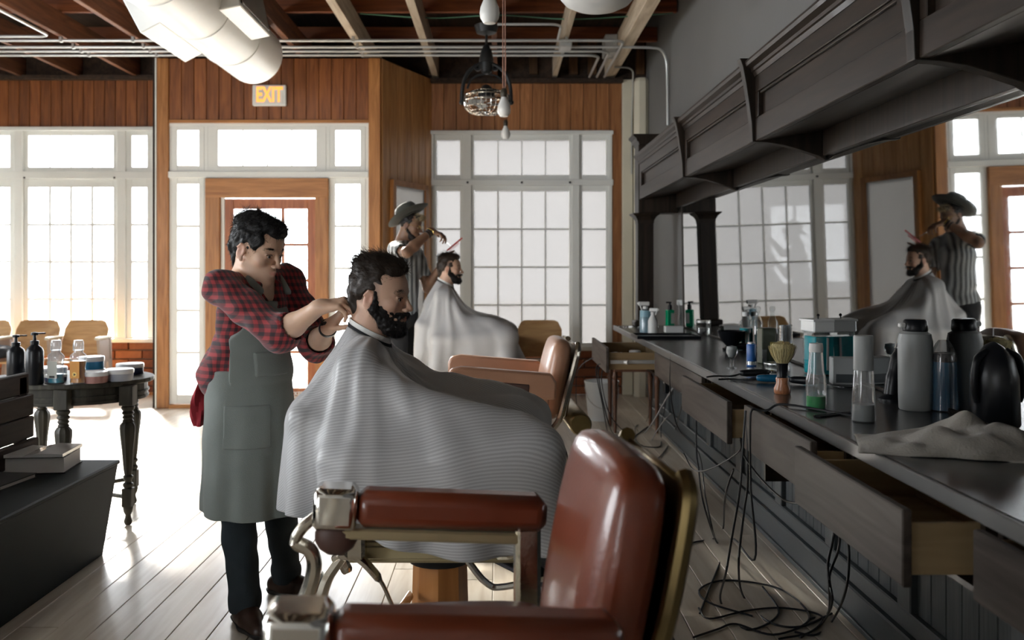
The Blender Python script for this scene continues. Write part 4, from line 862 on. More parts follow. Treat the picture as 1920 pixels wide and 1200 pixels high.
# disinfectant jar
loc, s = on_top(1550, 702); k = 1/s; t = thing('comb_jar', 'large square disinfectant jar with blue liquid and a white lid', 'jar', loc, R(8))
MB().bx(-36*k,36*k,-24*k,24*k,0,80*k,.006).build('jar_glass', 'clear_glass', t, flat=True); MB().bx(-34*k,34*k,-22*k,22*k,2*k,72*k,.004).build('liquid', 'teal_liquid', t, flat=True); MB().bx(-39*k,39*k,-27*k,27*k,80*k,103*k,.006).bx(-41*k,41*k,-29*k,29*k,100*k,104*k,.002).build('lid', 'white_plastic', t, flat=True)
for dx in (-17,17): MB().tube([(dx*k,0,103*k),(dx*k,0,110*k)], 1.2*k, 6).ell((dx*k,0,111*k), 3*k, 8).build('lid_knob', 'black_plastic', t)
for dx in (-10,4,14): MB().box((dx*k,-23*k,40*k), (4*k,1.5*k,60*k), .0005).build('comb', 'white_plastic', t, flat=True)
loc, s = on_top(1585, 720); k = 1/s; t = thing('dispenser_box', 'small white cardboard box behind the frosted tube', 'box', loc, R(-10)); MB().bx(-26*k,26*k,-18*k,18*k,0,50*k,.003).build('box_body', 'frosted_white_dim', t, flat=True); MB().bx(-20*k,20*k,-18.6*k,-18*k,4*k,20*k).build('dark_label', 'grey_rail', t, flat=True)
# bottles near the camera
t, s = jar('tonic_bottle', 'clear bottle with a little green liquid in its base', 'bottle', 1530, 766, [('bottle_glass','clear_plastic',[(17,0),(18.5,2),(18.5,55),(15,70),(13,95),(12,108)]),('liquid','green_liquid',[(.1,1),(17,1.5),(17,24),(.1,24)]),('cap','white_plastic',[(.1,106),(12.5,106),(13,112),(12,122),(.1,123)])])
t, s = jar('frosted_tube', 'frosted tall bottle with a long pale cylinder cap', 'bottle', 1619, 790, [('bottle_glass','clear_plastic',[(21,0),(22,2),(21,40),(18,95),(17,98)]),('cap','frosted_white_dim',[(.1,96),(18,96),(18,158),(17,161),(.1,161)]),('contents','frosted_white_dim',[(.1,1),(20,2),(19,32),(.1,32)])])
t, s = jar('white_bottle', 'big white bottle with a black flip cap by the mirror', 'bottle', 1716, 768, [('bottle_body','frosted_white_dim',[(.1,0),(27,0),(29,3),(30,30),(31,128),(28,142),(19,147),(18,149)]),('cap','black_plastic',[(.1,147),(22,147),(22.5,151),(21,166),(18,169),(.1,170)])])
MB().box((-24/s,0,158/s), (14/s,12/s,9/s), .004).build('spout', 'white_plastic', t, flat=True)
t, s = jar('blue_tonic_bottle', 'dark blue bottle with a black collar next to the big white bottle', 'bottle', 1768, 770, [('bottle_body','clear_plastic',[(20,0),(22,2),(22.5,95),(21,108),(14,124),(8,132)]),('liquid','deep_blue',[(.1,1),(20.5,2),(21,92),(.1,92)]),('cap','black_plastic',[(.1,93),(21,93),(20.5,108),(.1,109)])])
loc, s = on_top(1880, 800); k = 1/s; t = thing('gallon_jug', 'black gallon jug with a loop handle close to the camera', 'jug', loc, R(0))
MB().lathe([(.1*k,0),(52*k,0),(56*k,6*k),(56*k,95*k),(48*k,130*k),(30*k,152*k),(16*k,160*k),(16*k,172*k),(.1*k,172*k)], n=28).build('jug_body', 'black_plastic', t); MB().tube(spline([(-34*k,-10*k,142*k),(-54*k,-14*k,128*k),(-60*k,-14*k,100*k),(-60*k,-14*k,70*k),(-53*k,-12*k,48*k)],6), 7*k, 10).build('handle', 'black_plastic', t); MB().lathe([(.1*k,170*k),(18*k,170*k),(18*k,184*k),(.1*k,185*k)], n=18).build('cap', 'black_plastic', t)
loc, s = on_top(1672, 752); k = 1/s; t = thing('dryer_holder', 'black hair dryer standing nose-down in its holder', 'hair dryer', loc, R(15)); MB().tube(spline([(0,0,12*k),(8*k,0,60*k),(22*k,0,105*k)],6), [15*k]*5+[13*k]*5+[10*k]*3, 12).build('handle', 'black_plastic', t); MB().lathe([(.1*k,0),(24*k,0),(24*k,5*k),(16*k,10*k),(.1*k,14*k)], n=20).build('stand', 'black_plastic', t); MB().box((22*k,0,102*k),(20*k,16*k,22*k),3*k,Matrix.Rotation(R(25),3,'Y')).build('barrel', 'steel_cup', t, flat=True)
# clippers, comb, cords on the top
def clipper(px, pyb, rz, label, m='black_plastic', L_=.16):
    loc, s = on_top(px, pyb); t = thing('hair_clipper', label, 'clipper', loc, rz); pillow(L_,.045,.036,(0,0,.02),puff=.3).build('clipper_body', m, t, sub=2); MB().box((L_/2+.012,0,.022),(.03,.042,.012),.002).build('blade', 'chrome', t, flat=True); MB().tube(spline([(-L_/2+.005,0,.018),(-L_/2-.04,.01,.008),(-L_/2-.10,.05,.006),(-L_/2-.16,.03,.006)],5), .004, 6).build('cord', 'black_plastic', t); return t
clipper(1415, 707, R(20), 'black clipper lying in front of the shallow dish'); clipper(1450, 718, R(-12), 'dark clipper with teal shine lying nearest the neck brush', 'deep_blue', .15); clipper(1508, 722, R(150), 'black clipper between the neck brush and the tonic bottle', 'black_plastic', .13)
loc, s = on_top(1560, 778); t = thing('barber_comb', 'black comb lying beside the clear tonic bottle', 'comb', loc, R(30)); MB().bx(-.09,.09,-.004,.004,0,.006,.001).build('comb_back', 'black_plastic', t, flat=True)
cbm = MB()
for j in range(40): cbm.bx(-.088+j*.0044,-.0862+j*.0044,-.026,-.004,.001,.005)
cbm.build('teeth', 'black_plastic', t, flat=True)
# crumpled towel
loc, s = on_top(1780, 842); t = thing('hand_towel', 'crumpled cream towel lying on the worktop edge near the bottles', 'towel', loc, R(-20))
nx, ny = 64, 44; vs = []
for j in range(ny):
    for i in range(nx):
        u, v = i/(nx-1)*2-1, j/(ny-1)*2-1; x, y = u*.24, v*.145
        e = max(0, 1-(abs(u)**3+abs(v)**3)); q = Vector((x*5.5, y*7+x*3, 1.7))
        h_ = .085*e**.5*(.62+.38*math.sin(u*2.6+.6)) * (.75+.7*abs(noise.noise(q))) + .018*noise.noise(Vector((x*14,y*18,4)))*e
        vs.append((x+.02*noise.noise(Vector((y*9,x*4,0))), y+.02*noise.noise(Vector((x*9,y*4,7))), max(.003, h_)))
MB().add(vs, [(j*nx+i, j*nx+i+1, (j+1)*nx+i+1, (j+1)*nx+i) for j in range(ny-1) for i in range(nx-1)]).build('cloth', 'towel', t, ang=180).modifiers.new('thick','SOLIDIFY').thickness = .004
# ---- cords
mat('cord_black', (.012,.013,.016), .45); mat('cord_grey', (.30,.31,.32), .45)
def cord(label, pts, r=.0042, m='cord_black', n=7, nm='power_cable'):
    o_ = Vector(pts[0]); o = MB().tube([p-o_ for p in spline(pts, n)], r, 6).build(nm, m, loc=o_); tag(o, label, 'cord', 'cords at the worktop'); return o
def fl_(px, py, z=.005): Y = F*(H-z)/(py-CY); return (XX(px,Y), Y, z)
Xd = .885
cord('black cable running over the drawer front and onto the worktop', [(1.20,3.05,ZT_+.006),(1.12,3.22,ZT_+.006),(1.03,3.32,ZT_+.008),(.985,3.33,.845),(.962,3.34,.842),(.93,3.345,.842),(.925,3.35,.78),(.93,3.36,.55),(.95,3.38,.28),fl_(1372,1010),fl_(1340,1080),fl_(1312,1150)])
def Pz(px, py, Y): return P(px, py, Y)
cord('cable hanging in front of the grey panels, looping down to the tangle', [Pz(1398,770,3.45),Pz(1392,850,3.42),Pz(1387,920,3.40),Pz(1372,1010,3.3),Pz(1362,1070,3.1),fl_(1352,1130),fl_(1400,1180),fl_(1460,1150),fl_(1430,1100)])
cord('cable hanging just behind the first two, ending in the coil', [Pz(1400,775,3.5),Pz(1402,900,3.45),Pz(1395,960,3.4),Pz(1385,1060,3.1),fl_(1395,1120),fl_(1440,1165),fl_(1500,1175),fl_(1560,1150)])
cord('loose black coil lying flat on the boards', [fl_(1410,1155),fl_(1330,1130),fl_(1312,1105),fl_(1360,1088),fl_(1450,1100),fl_(1500,1130),fl_(1515,1165),fl_(1450,1190),fl_(1380,1170),fl_(1345,1180),fl_(1300,1195)])
cord('second flat coil with a plug on the boards', [fl_(1310,1140),fl_(1330,1160),fl_(1400,1145),fl_(1470,1140),fl_(1540,1155),fl_(1520,1185),fl_(1460,1198)])
cord('black cable hanging from the scuffed drawer, nearest the wall panels', [Pz(1585,985,2.95),Pz(1592,1040,2.95),Pz(1585,1110,2.9),fl_(1560,1165),fl_(1530,1190),fl_(1490,1185)])
cord('middle one of three cables under the scuffed drawer', [Pz(1575,980,2.9),Pz(1572,1030,2.9),Pz(1555,1080,2.85),Pz(1560,1130,2.8),fl_(1540,1170),fl_(1500,1195)])
cord('cable on the camera side of the three under the scuffed drawer', [Pz(1568,975,2.92),Pz(1560,1020,2.9),Pz(1552,1060,2.85),Pz(1555,1100,2.8),fl_(1552,1150),fl_(1520,1160)])
cord('short swag of cable between two drawers', [(.93,3.5,.66),Pz(1420,890,3.4),Pz(1460,930,3.2),Pz(1490,943,3.1),(1.0,2.76,.66)])
cord('thin cable swinging from the grey drawer to the far panels', [Pz(1282,850,4.2),Pz(1300,880,4.1),Pz(1330,880,3.9),Pz(1384,848,3.6),(.945,3.56,.70)], .003)
cord('long black cable crossing the boards to the chair side', [Pz(1258,662,5.45),Pz(1256,720,5.45),Pz(1262,770,5.4),Pz(1275,810,5.2),Pz(1310,850,4.7),Pz(1322,930,4.2),Pz(1335,990,3.9),fl_(1338,1010),fl_(1310,1015),fl_(1275,1022)])
cord('cable hanging beside it with a hook near the floor', [Pz(1305,780,4.5),Pz(1306,850,4.45),Pz(1310,880,4.4),Pz(1318,940,4.2),fl_(1345,1018),fl_(1356,990),Pz(1360,930,3.9),Pz(1375,880,3.7)])
cord('nearest of the cables dropping from the open far drawer', [(.76,6.35,.70),Pz(1118,690,6.5),Pz(1130,760,6.6),fl_(1142,822),fl_(1150,815),fl_(1180,822),fl_(1215,800)], .0045)
cord('second cable dropping from the open far drawer', [(.75,6.45,.70),Pz(1122,700,6.6),Pz(1140,790,6.6),fl_(1160,825),fl_(1200,836),fl_(1235,838),fl_(1240,828)], .0045)
cord('third cable dropping from the open far drawer', [(.76,6.55,.70),Pz(1128,715,6.7),Pz(1145,780,6.7),fl_(1185,822),fl_(1200,835),fl_(1182,818),fl_(1150,806)], .0045)
cord('pale twisted cable running from the panel edge to the floor knot', [Pz(1263,725,5.6),Pz(1245,755,5.8),Pz(1228,785,6.0),fl_(1208,812),fl_(1190,820),fl_(1165,822)], .005, 'cord_grey')
cord('second pale cable below the twisted one', [Pz(1258,775,5.5),Pz(1240,795,5.7),fl_(1222,825),fl_(1212,848)], .004, 'cord_grey')
cord('cable lying loose on the boards by the panels', [fl_(1213,856),fl_(1232,860),fl_(1250,840),fl_(1262,815),Pz(1280,755,5.2),Pz(1279,730,5.3),(1.26,5.5,.70)], .004)
cord('thin cable with a small plug under the far table', [Pz(1213,720,7.5),Pz(1218,760,7.5),fl_(1212,790),fl_(1192,800),fl_(1194,830),fl_(1205,835)], .003)
cord('single thread-like cable at the side of the middle chair', [(.76,6.9,.72),Pz(1086,690,7),Pz(1080,740,7),fl_(1085,790,.006)], .003)
pa = thing('power_adapter', 'black plug adapter on the wall under the worktop end', 'adapter', (1.36, 7.35, .42)); MB().bx(-.03,.018,-.03,.03,-.06,.06,.005).build('adapter_body', 'black_plastic', pa, flat=True); MB().bx(-.032,-.0301,-.015,.015,.02,.035).build('label', 'label_white', pa, flat=True); MB().tube(spline([(-.01,0,-.06),(-.02,.02,-.2),(-.05,.0,-.32),(-.06,-.05,-.41)],4), .004, 5).build('cord', 'cord_black', pa)
# ================================================================ people: smooth bodies from blended distance fields
def V(*a): return np.array(a, float)
class Field:
    def __init__(s, lo, hi, h):
        s.h = h; s.lo = np.array(lo, float); n = np.ceil((np.array(hi)-s.lo)/h).astype(int)+1
        s.ax = [(s.lo[i]+h*np.arange(n[i])).astype(np.float32) for i in range(3)]; s.d = np.full(n, .05, np.float32)
    def win(s, lo, hi):
        i0 = [max(0, int((lo[i]-s.lo[i])/s.h)) for i in range(3)]; i1 = [min(s.d.shape[i], int((hi[i]-s.lo[i])/s.h)+2) for i in range(3)]
        if any(a >= b for a, b in zip(i0, i1)): return None
        sl = tuple(slice(a, b) for a, b in zip(i0, i1)); return sl, s.ax[0][sl[0]][:,None,None], s.ax[1][sl[1]][None,:,None], s.ax[2][sl[2]][None,None,:]
    def put(s, sl, d, k, op):
        a = s.d[sl]
        if op > 0:
            h = np.clip(.5+.5*(a-d)/k, 0, 1) if k > 0 else (d < a); s.d[sl] = a+(d-a)*h-k*h*(1-h)
        else:
            h = np.clip(.5-.5*(a+d)/k, 0, 1); s.d[sl] = a+(-d-a)*h+k*h*(1-h)
    def cone(s, a, b, ra, rb, k=.02, op=1):
        a, b = np.asarray(a, float), np.asarray(b, float); m = max(ra, rb)+k+.025
        w = s.win(np.minimum(a,b)-m, np.maximum(a,b)+m)
        if w is None: return
        sl, x, y, z = w; ab = (b-a); L2 = max(float(ab@ab), 1e-9)
        x, y, z = x-a[0], y-a[1], z-a[2]
        t = np.clip((x*ab[0]+y*ab[1]+z*ab[2])/L2, 0, 1)
        d = np.sqrt((x-t*ab[0])**2+(y-t*ab[1])**2+(z-t*ab[2])**2)-(ra+(rb-ra)*t)
        s.put(sl, d.astype(np.float32), k, op)
    def ell(s, c, r, k=.02, M=None, op=1):
        c = np.asarray(c, float); r = np.asarray(r, float); m = r.max()+k+.025
        w = s.win(c-m, c+m)
        if w is None: return
        sl, x, y, z = w; x, y, z = x-c[0], y-c[1], z-c[2]
        if M is not None: x, y, z = (x*M[0][i]+y*M[1][i]+z*M[2][i] for i in range(3))
        k0 = np.sqrt((x/r[0])**2+(y/r[1])**2+(z/r[2])**2); k1 = np.sqrt((x/r[0]**2)**2+(y/r[1]**2)**2+(z/r[2]**2)**2)
        s.put(sl, (k0*(k0-1)/np.maximum(k1, 1e-6)).astype(np.float32), k, op)
    def fn(s, lo, hi, f, k=.02, op=1):
        w = s.win(lo, hi)
        if w is None: return
        sl, x, y, z = w; s.put(sl, f(x, y, z).astype(np.float32), k, op)
    def clip(s, f):
        """keep only where f < 0"""
        s.d = np.maximum(s.d, f(s.ax[0][:,None,None], s.ax[1][None,:,None], s.ax[2][None,None,:]).astype(np.float32))
    def mesh(s, smooth=2):
        d = s.d.copy(); d[0]=d[-1]=.05; d[:,0]=d[:,-1]=.05; d[:,:,0]=d[:,:,-1]=.05
        neg = d < 0; n = d.shape
        c = np.zeros((n[0]-1,n[1]-1,n[2]-1), np.int8)
        for i in (0,1):
            for j in (0,1):
                for k in (0,1): c += neg[i:n[0]-1+i, j:n[1]-1+j, k:n[2]-1+k]
        act = (c > 0) & (c < 8); idx = np.argwhere(act); num = np.full(c.shape, -1, np.int32); num[act] = np.arange(len(idx))
        acc = np.zeros((len(idx),3)); cnt = np.zeros(len(idx))
        cr = [(i,j,k) for i in (0,1) for j in (0,1) for k in (0,1)]
        for p in cr:
            for a in range(3):
                if p[a]: continue
                q = list(p); q[a] = 1
                v0 = d[idx[:,0]+p[0], idx[:,1]+p[1], idx[:,2]+p[2]]; v1 = d[idx[:,0]+q[0], idx[:,1]+q[1], idx[:,2]+q[2]]
                m = (v0 < 0) != (v1 < 0); t = np.where(m, v0/np.where(m, v0-v1, 1), 0)
                pt = np.array(p, float)[None]+np.zeros((len(idx),1)); pt[:,a] += t; acc[m] += pt[m]; cnt[m] += 1
        vs = s.lo+(idx+acc/cnt[:,None])*s.h
        fs = []
        for a in range(3):
            b, e = (a+1)%3, (a+2)%3
            s0 = [slice(None)]*3; s1 = [slice(None)]*3; s0[a] = slice(0, n[a]-1); s1[a] = slice(1, n[a])
            n0, n1 = neg[tuple(s0)], neg[tuple(s1)]; ed = np.argwhere(n0 != n1); ed = ed[(ed[:,b] > 0) & (ed[:,e] > 0) & (ed[:,b] < n[b]-1) & (ed[:,e] < n[e]-1)]
            fl_ = n0[ed[:,0],ed[:,1],ed[:,2]]
            def g(db, de):
                q = ed.copy(); q[:,b] += db; q[:,e] += de; return num[q[:,0],q[:,1],q[:,2]]
            Q = np.stack([g(-1,-1), g(0,-1), g(0,0), g(-1,0)], 1); Q[~fl_] = Q[~fl_][:,::-1]; fs.append(Q)
        fs = np.concatenate(fs)
        if smooth:
            e = np.concatenate([fs[:,[i,(i+1)%4]] for i in range(4)])
            deg = np.bincount(e[:,0], minlength=len(vs))+np.bincount(e[:,1], minlength=len(vs))
            for it in range(smooth*2):
                nv = np.stack([np.bincount(e[:,0], vs[e[:,1],i], len(vs))+np.bincount(e[:,1], vs[e[:,0],i], len(vs)) for i in range(3)], 1)/deg[:,None]
                vs = vs+(nv-vs)*(.5 if it % 2 == 0 else -.45)
        return vs, fs
def np_mesh(name, vs, fs, m, parent, root=(0,0,0), attr=None, smooth=True):
    vs = np.asarray(vs)-np.asarray(root); me = bpy.data.meshes.new(name); nv, nf, k = len(vs), len(fs), fs.shape[1]
    me.vertices.add(nv); me.vertices.foreach_set('co', vs.astype(np.float32).ravel()); me.loops.add(nf*k); me.polygons.add(nf)
    me.loops.foreach_set('vertex_index', fs.astype(np.int32).ravel()); me.polygons.foreach_set('loop_start', np.arange(nf, dtype=np.int32)*k)
    me.update(calc_edges=True)
    if smooth: me.polygons.foreach_set('use_smooth', np.ones(nf, bool))
    for an, val in (attr or {}).items():
        at = me.attributes.new(an, 'FLOAT', 'POINT'); at.data.foreach_set('value', np.asarray(val, np.float32))
    return mkobj(name, me, m, parent)
def frame(fwd, up=(0,0,1)):
    """columns forward, left, up"""
    f = np.asarray(fwd, float); f = f/np.linalg.norm(f); u = np.asarray(up, float); l = np.cross(u, f); l /= np.linalg.norm(l); return np.stack([f, l, np.cross(f, l)], 1)
class Loc:
    """a Field seen through a local frame (origin o, axes in the columns of M, scale)"""
    def __init__(s, F_, o, M, sc=1): s.F, s.o, s.M, s.sc = F_, np.asarray(o, float), M, sc
    def p(s, q): return s.o+s.M@(np.asarray(q, float)*s.sc)
    def cone(s, a, b, ra, rb, k=.02, op=1): s.F.cone(s.p(a), s.p(b), ra*s.sc, rb*s.sc, k, op)
    def ell(s, c, r, k=.02, op=1, rot=None):
        M = s.M if rot is None else s.M@np.array(rot); s.F.ell(s.p(c), np.array(r)*s.sc, k, M, op)
def head(L, fem=False, neck=True, nose=1.0):
    L.ell((-.014,0,.028), (.092,.074,.084), .01); L.ell((.03,0,.03), (.058,.063,.062), .03)
    L.ell((.026,0,-.03), (.058,.059,.072), .025); L.ell((.034,0,-.082), (.048,.044 if fem else .049,.036), .025)
    for s in (1,-1):
        L.cone((-.004,s*.050,-.058), (.058,s*.020,-.106), .014 if fem else .018, .014, .02)
        L.ell((.056,s*.043,-.026), (.022,.018,.018), .018)
        L.cone((.080,s*.012,.018), (.066,s*.045,.014), .009 if fem else .012, .009, .012)
    L.ell((.077,0,-.108), (.016,.019 if fem else .024,.016), .018)
    L.ell((.066,0,-.068), (.027,.029,.027), .015)
    for s in (1,-1):
        L.ell((.092,s*.031,-.005), (.015,.017,.0105), .012, -1)
        L.ell((.0700,s*.0315,-.005), (.0112,.0165,.0115), .003)
        L.cone((.0835,s*.018,.0015), (.0785,s*.046,-.001), .0040, .0034, .004); L.cone((.0815,s*.02,-.0150), (.0775,s*.043,-.0135), .0030, .003, .004)
    nz_ = nose
    q_ = .82 if fem else 1.0; L.cone((.084,0,.010), (.104,0,-.03), .0068, .0095*q_, .008); L.ell((.1075-.003*(1-q_)/.18,0,-.036), (.0120*q_,.0110*q_,.0100*q_), .006)
    for s in (1,-1): L.ell((.097,s*.0125,-.0405), (.0115,.0075,.0075), .004)
    for s in (1,-1):
        L.cone((.0945,0,-.0605), (.0835,s*.021,-.0655), .0050, .0028, .004); L.cone((.0925,0,-.0735), (.0825,s*.018,-.0700), .0060, .003, .005)
    L.cone((.104,-.02,-.0672), (.104,.02,-.0672), .0018, .0018, .003, -1)
    c, s_ = math.cos(.3), math.sin(.3)
    for s in (1,-1):
        rot = [[c,0,s_],[0,1,0],[-s_,0,c]]
        L.ell((-.012,s*.0745,-.013), (.018,.0075,.030), .006, rot=rot); L.ell((-.008,s*.084,-.012), (.010,.007,.018), .004, -1, rot=rot)
        L.cone((-.026,s*.08,-.0), (-.012,s*.0815,.015), .0042, .004, .004); L.cone((-.012,s*.0815,.015), (.003,s*.076,.008), .004, .0035, .004); L.ell((-.006,s*.073,-.040), (.008,.006,.009), .006)
    if neck: L.cone((-.022,0,-.05), (-.048,0,-.17), .046 if fem else .057, .048 if fem else .062, .025)
def eyes(par, L, root, iris='iris_brown'):
    for s in (1,-1):
        c = Vector(L.p((.0715,s*.0312,-.006)))-Vector(root); r = .0128*L.sc
        e = MB().ell(c, r, 14).build('eye', 'eye_white', par)
        MB().tube([Vector(L.p(q))-Vector(root) for q in spline([Vector((.0835,s*.0175,-.0035)),Vector((.0868,s*.025,.0005)),Vector((.0862,s*.036,.0008)),Vector((.0795,s*.0475,-.0035))],4)], .0012*L.sc, 5).build('eyelash', 'hair_black', e)
        f = Vector(L.M@np.array((.96,s*.06,-.06))); f.normalize(); q = f.to_track_quat('Z','Y').to_matrix()
        MB().lathe([(.0001,.0018*L.sc),(.004*L.sc,.0012*L.sc),(.0058*L.sc,-.0006*L.sc)], c+f*(r-.0008), 14, rot=q).build('iris', iris, e)
def strands(name, pts, nrm, flow, n, length, r, m, par, root, lift=.5, jit=.35, seed=1, droop=0, kind=True, seg=3, lenvar=.4):
    """n fine hairs rooted on the given surface points, bending from the normal into the flow direction"""
    rg = np.random.default_rng(seed); i = rg.integers(0, len(pts), n); p = pts[i]; N_ = nrm[i]
    f = flow(p, N_) if callable(flow) else np.tile(np.asarray(flow, float), (n,1))
    f = f-N_*np.sum(f*N_, 1)[:,None]*.9; f += rg.normal(0, jit, (n,3)); f /= np.linalg.norm(f, axis=1)[:,None]+1e-9
    ln = (length(p) if callable(length) else length)*(1+rg.uniform(-lenvar, lenvar*.6, n)); cur = p-N_*r*1.5; rings = [cur]
    for k in range(seg):
        t = (k+1)/seg; dvec = N_*lift*(1-t)+f*(.5+t); dvec[:,2] -= droop*t; dvec /= np.linalg.norm(dvec, axis=1)[:,None]; cur = cur+dvec*(ln/seg)[:,None]; rings.append(cur)
    sd = np.cross(N_, f); sd /= np.linalg.norm(sd, axis=1)[:,None]+1e-9; up = np.cross(f, sd)
    vs = []; 
    for k, c in enumerate(rings):
        w_ = r*(1-.8*k/seg)
        for a in (0, 2.094, 4.189): vs.append(c+(sd*math.cos(a)+up*math.sin(a))*w_)
    vs = np.stack(vs, 1); nv = (seg+1)*3; q = []
    for k in range(seg):
        for a in range(3): q.append((k*3+a, k*3+(a+1)%3, (k+1)*3+(a+1)%3, (k+1)*3+a))
    fs = (np.arange(n)[:,None,None]*nv+np.array(q)[None]).reshape(-1,4)
    o = np_mesh(name, vs.reshape(-1,3), fs, m, par, root); o['kind'] = 'stuff'; return o
def vnormals(vs, fs):
    n = np.cross(vs[fs[:,2]]-vs[fs[:,0]], vs[fs[:,3]]-vs[fs[:,1]]); out = np.zeros_like(vs)
    for k in range(4):
        for a in range(3): out[:,a] += np.bincount(fs[:,k], n[:,a], len(vs))
    return out/(np.linalg.norm(out, axis=1)[:,None]+1e-12)
def ruffle(vs, fs, amp, sc, st=(1,1,1)):
    n = vnormals(vs, fs); d = np.array([noise.noise(Vector((p[0]*sc*st[0], p[1]*sc*st[1], p[2]*sc*st[2]))) for p in vs]); return vs+n*(d*amp)[:,None]
def hand(Fd, wrist, fdir, dors, thumb, bends, sc=1.0, tb=(20,25,15), spread=6, k=.006):
    """palm, four fingers and a thumb; thumb = +1 if it leaves on the side dors x fdir"""
    f = np.asarray(fdir, float); f /= np.linalg.norm(f); d = np.asarray(dors, float); d -= f*(d@f); d /= np.linalg.norm(d); t = np.cross(d, f)*thumb
    def pt(x, y, z): return np.asarray(wrist)+sc*(f*x+t*y+d*z)
    Y_ = [.027,.0095,-.0085,-.026]; Ln = [(.040,.024,.020),(.045,.028,.021),(.041,.026,.021),(.032,.019,.018)]; base = [.086,.089,.084,.075]
    for i in range(4):
        Fd.cone(pt(.012,Y_[i]*.62,0), pt(base[i],Y_[i],0), .0135*sc, .0105*sc, .012)
    Fd.cone(pt(.0,-.012,0), pt(.05,-.014,-.004), .016*sc, .014*sc, .014); Fd.cone(pt(-.012,0,0), pt(.015,0,0), .021*sc, .020*sc, .02)
    tips = []
    for i in range(4):
        p = pt(base[i],Y_[i],0); a = 0; sp = R(spread)*(1.5-i)*.8
        for j in range(3):
            a += R(bends[i][j] if hasattr(bends[i],'__len__') else bends[i])
            dr = (f*math.cos(a)-d*math.sin(a))*math.cos(sp)+t*math.sin(sp)*(1 if j == 0 else .6)
            q = p+dr*Ln[i][j]*sc; r0, r1 = (.0094,.0084,.0077,.0064)[j], (.0094,.0084,.0077,.0064)[j+1]
            Fd.cone(p, q, r0*sc, r1*sc, .005 if j == 0 else .003); p = q
        tips.append(p)
    p = pt(.022,.026,-.008); a, b = R(tb[0]), 0
    Fd.cone(pt(.012,.012,-.004), p, .015*sc, .0135*sc, .012)
    for j, (l_, r0, r1) in enumerate(((.034,.0125,.0105),(.030,.0105,.0092),(.024,.0092,.0074))):
        if j: b += R(tb[j])
        dr = f*math.cos(a+.5-b*.7)+t*math.sin(a+.5-b*.7)-d*(.35+.3*math.sin(b)); dr /= np.linalg.norm(dr); q = p+dr*l_*sc; Fd.cone(p, q, r0*sc, r1*sc, .008 if j == 0 else .003); p = q
    return tips, p
# ---- skins, hair, cloth
def skin(name, c, lip):
    m, N, L, b = _mat(name); tc = N.new('ShaderNodeTexCoord'); nz = N.new('ShaderNodeTexNoise'); nz.inputs['Scale'].default_value = 14; nz.inputs['Detail'].default_value = 5; L.new(tc.outputs['Object'], nz.inputs[0])
    mx = N.new('ShaderNodeMix'); mx.data_type = 'RGBA'; mx.inputs[6].default_value = (*[v*.88 for v in c],1); mx.inputs[7].default_value = (*[min(1,v*1.1) for v in c],1); L.new(nz.outputs['Fac'], mx.inputs[0])
    at = N.new('ShaderNodeAttribute'); at.attribute_name = 'flush'; m2 = N.new('ShaderNodeMix'); m2.data_type = 'RGBA'; m2.inputs[7].default_value = (*lip,1); L.new(mx.outputs[2], m2.inputs[6]); L.new(at.outputs['Fac'], m2.inputs[0])
    a3 = N.new('ShaderNodeAttribute'); a3.attribute_name = 'stubble'; m3 = N.new('ShaderNodeMix'); m3.data_type = 'RGBA'; m3.inputs[7].default_value = (.03,.022,.018,1); L.new(m2.outputs[2], m3.inputs[6]); L.new(a3.outputs['Fac'], m3.inputs[0])
    L.new(m3.outputs[2], b.inputs['Base Color']); b.inputs['Roughness'].default_value = .48; b.inputs['Subsurface Weight'].default_value = .12; b.inputs['Subsurface Radius'].default_value = (.01,.004,.002); b.inputs['Subsurface Scale'].default_value = 1
    n2 = N.new('ShaderNodeTexNoise'); n2.inputs['Scale'].default_value = 260; L.new(tc.outputs['Object'], n2.inputs[0]); bp = N.new('ShaderNodeBump'); bp.inputs['Strength'].default_value = .12; bp.inputs['Distance'].default_value = .002; L.new(n2.outputs['Fac'], bp.inputs['Height']); L.new(bp.outputs[0], b.inputs['Normal'])
    MATS[name] = m
skin('skin_warm', (.72,.47,.33), (.60,.27,.21)); skin('skin_tan', (.68,.43,.31), (.60,.27,.20)); skin('skin_dark', (.22,.12,.075), (.17,.075,.055))
mat('eye_white', (.72,.70,.67), .2); mat('iris_brown', (.03,.017,.01), .1)
for nm, c in (('hair_black',(.010,.009,.009)),('hair_brown',(.030,.020,.014)),('hair_blond',(.50,.40,.24)),('hair_dark',(.012,.010,.010))): mat(nm, c, .5, var=.3, scale=40, spec=.35)
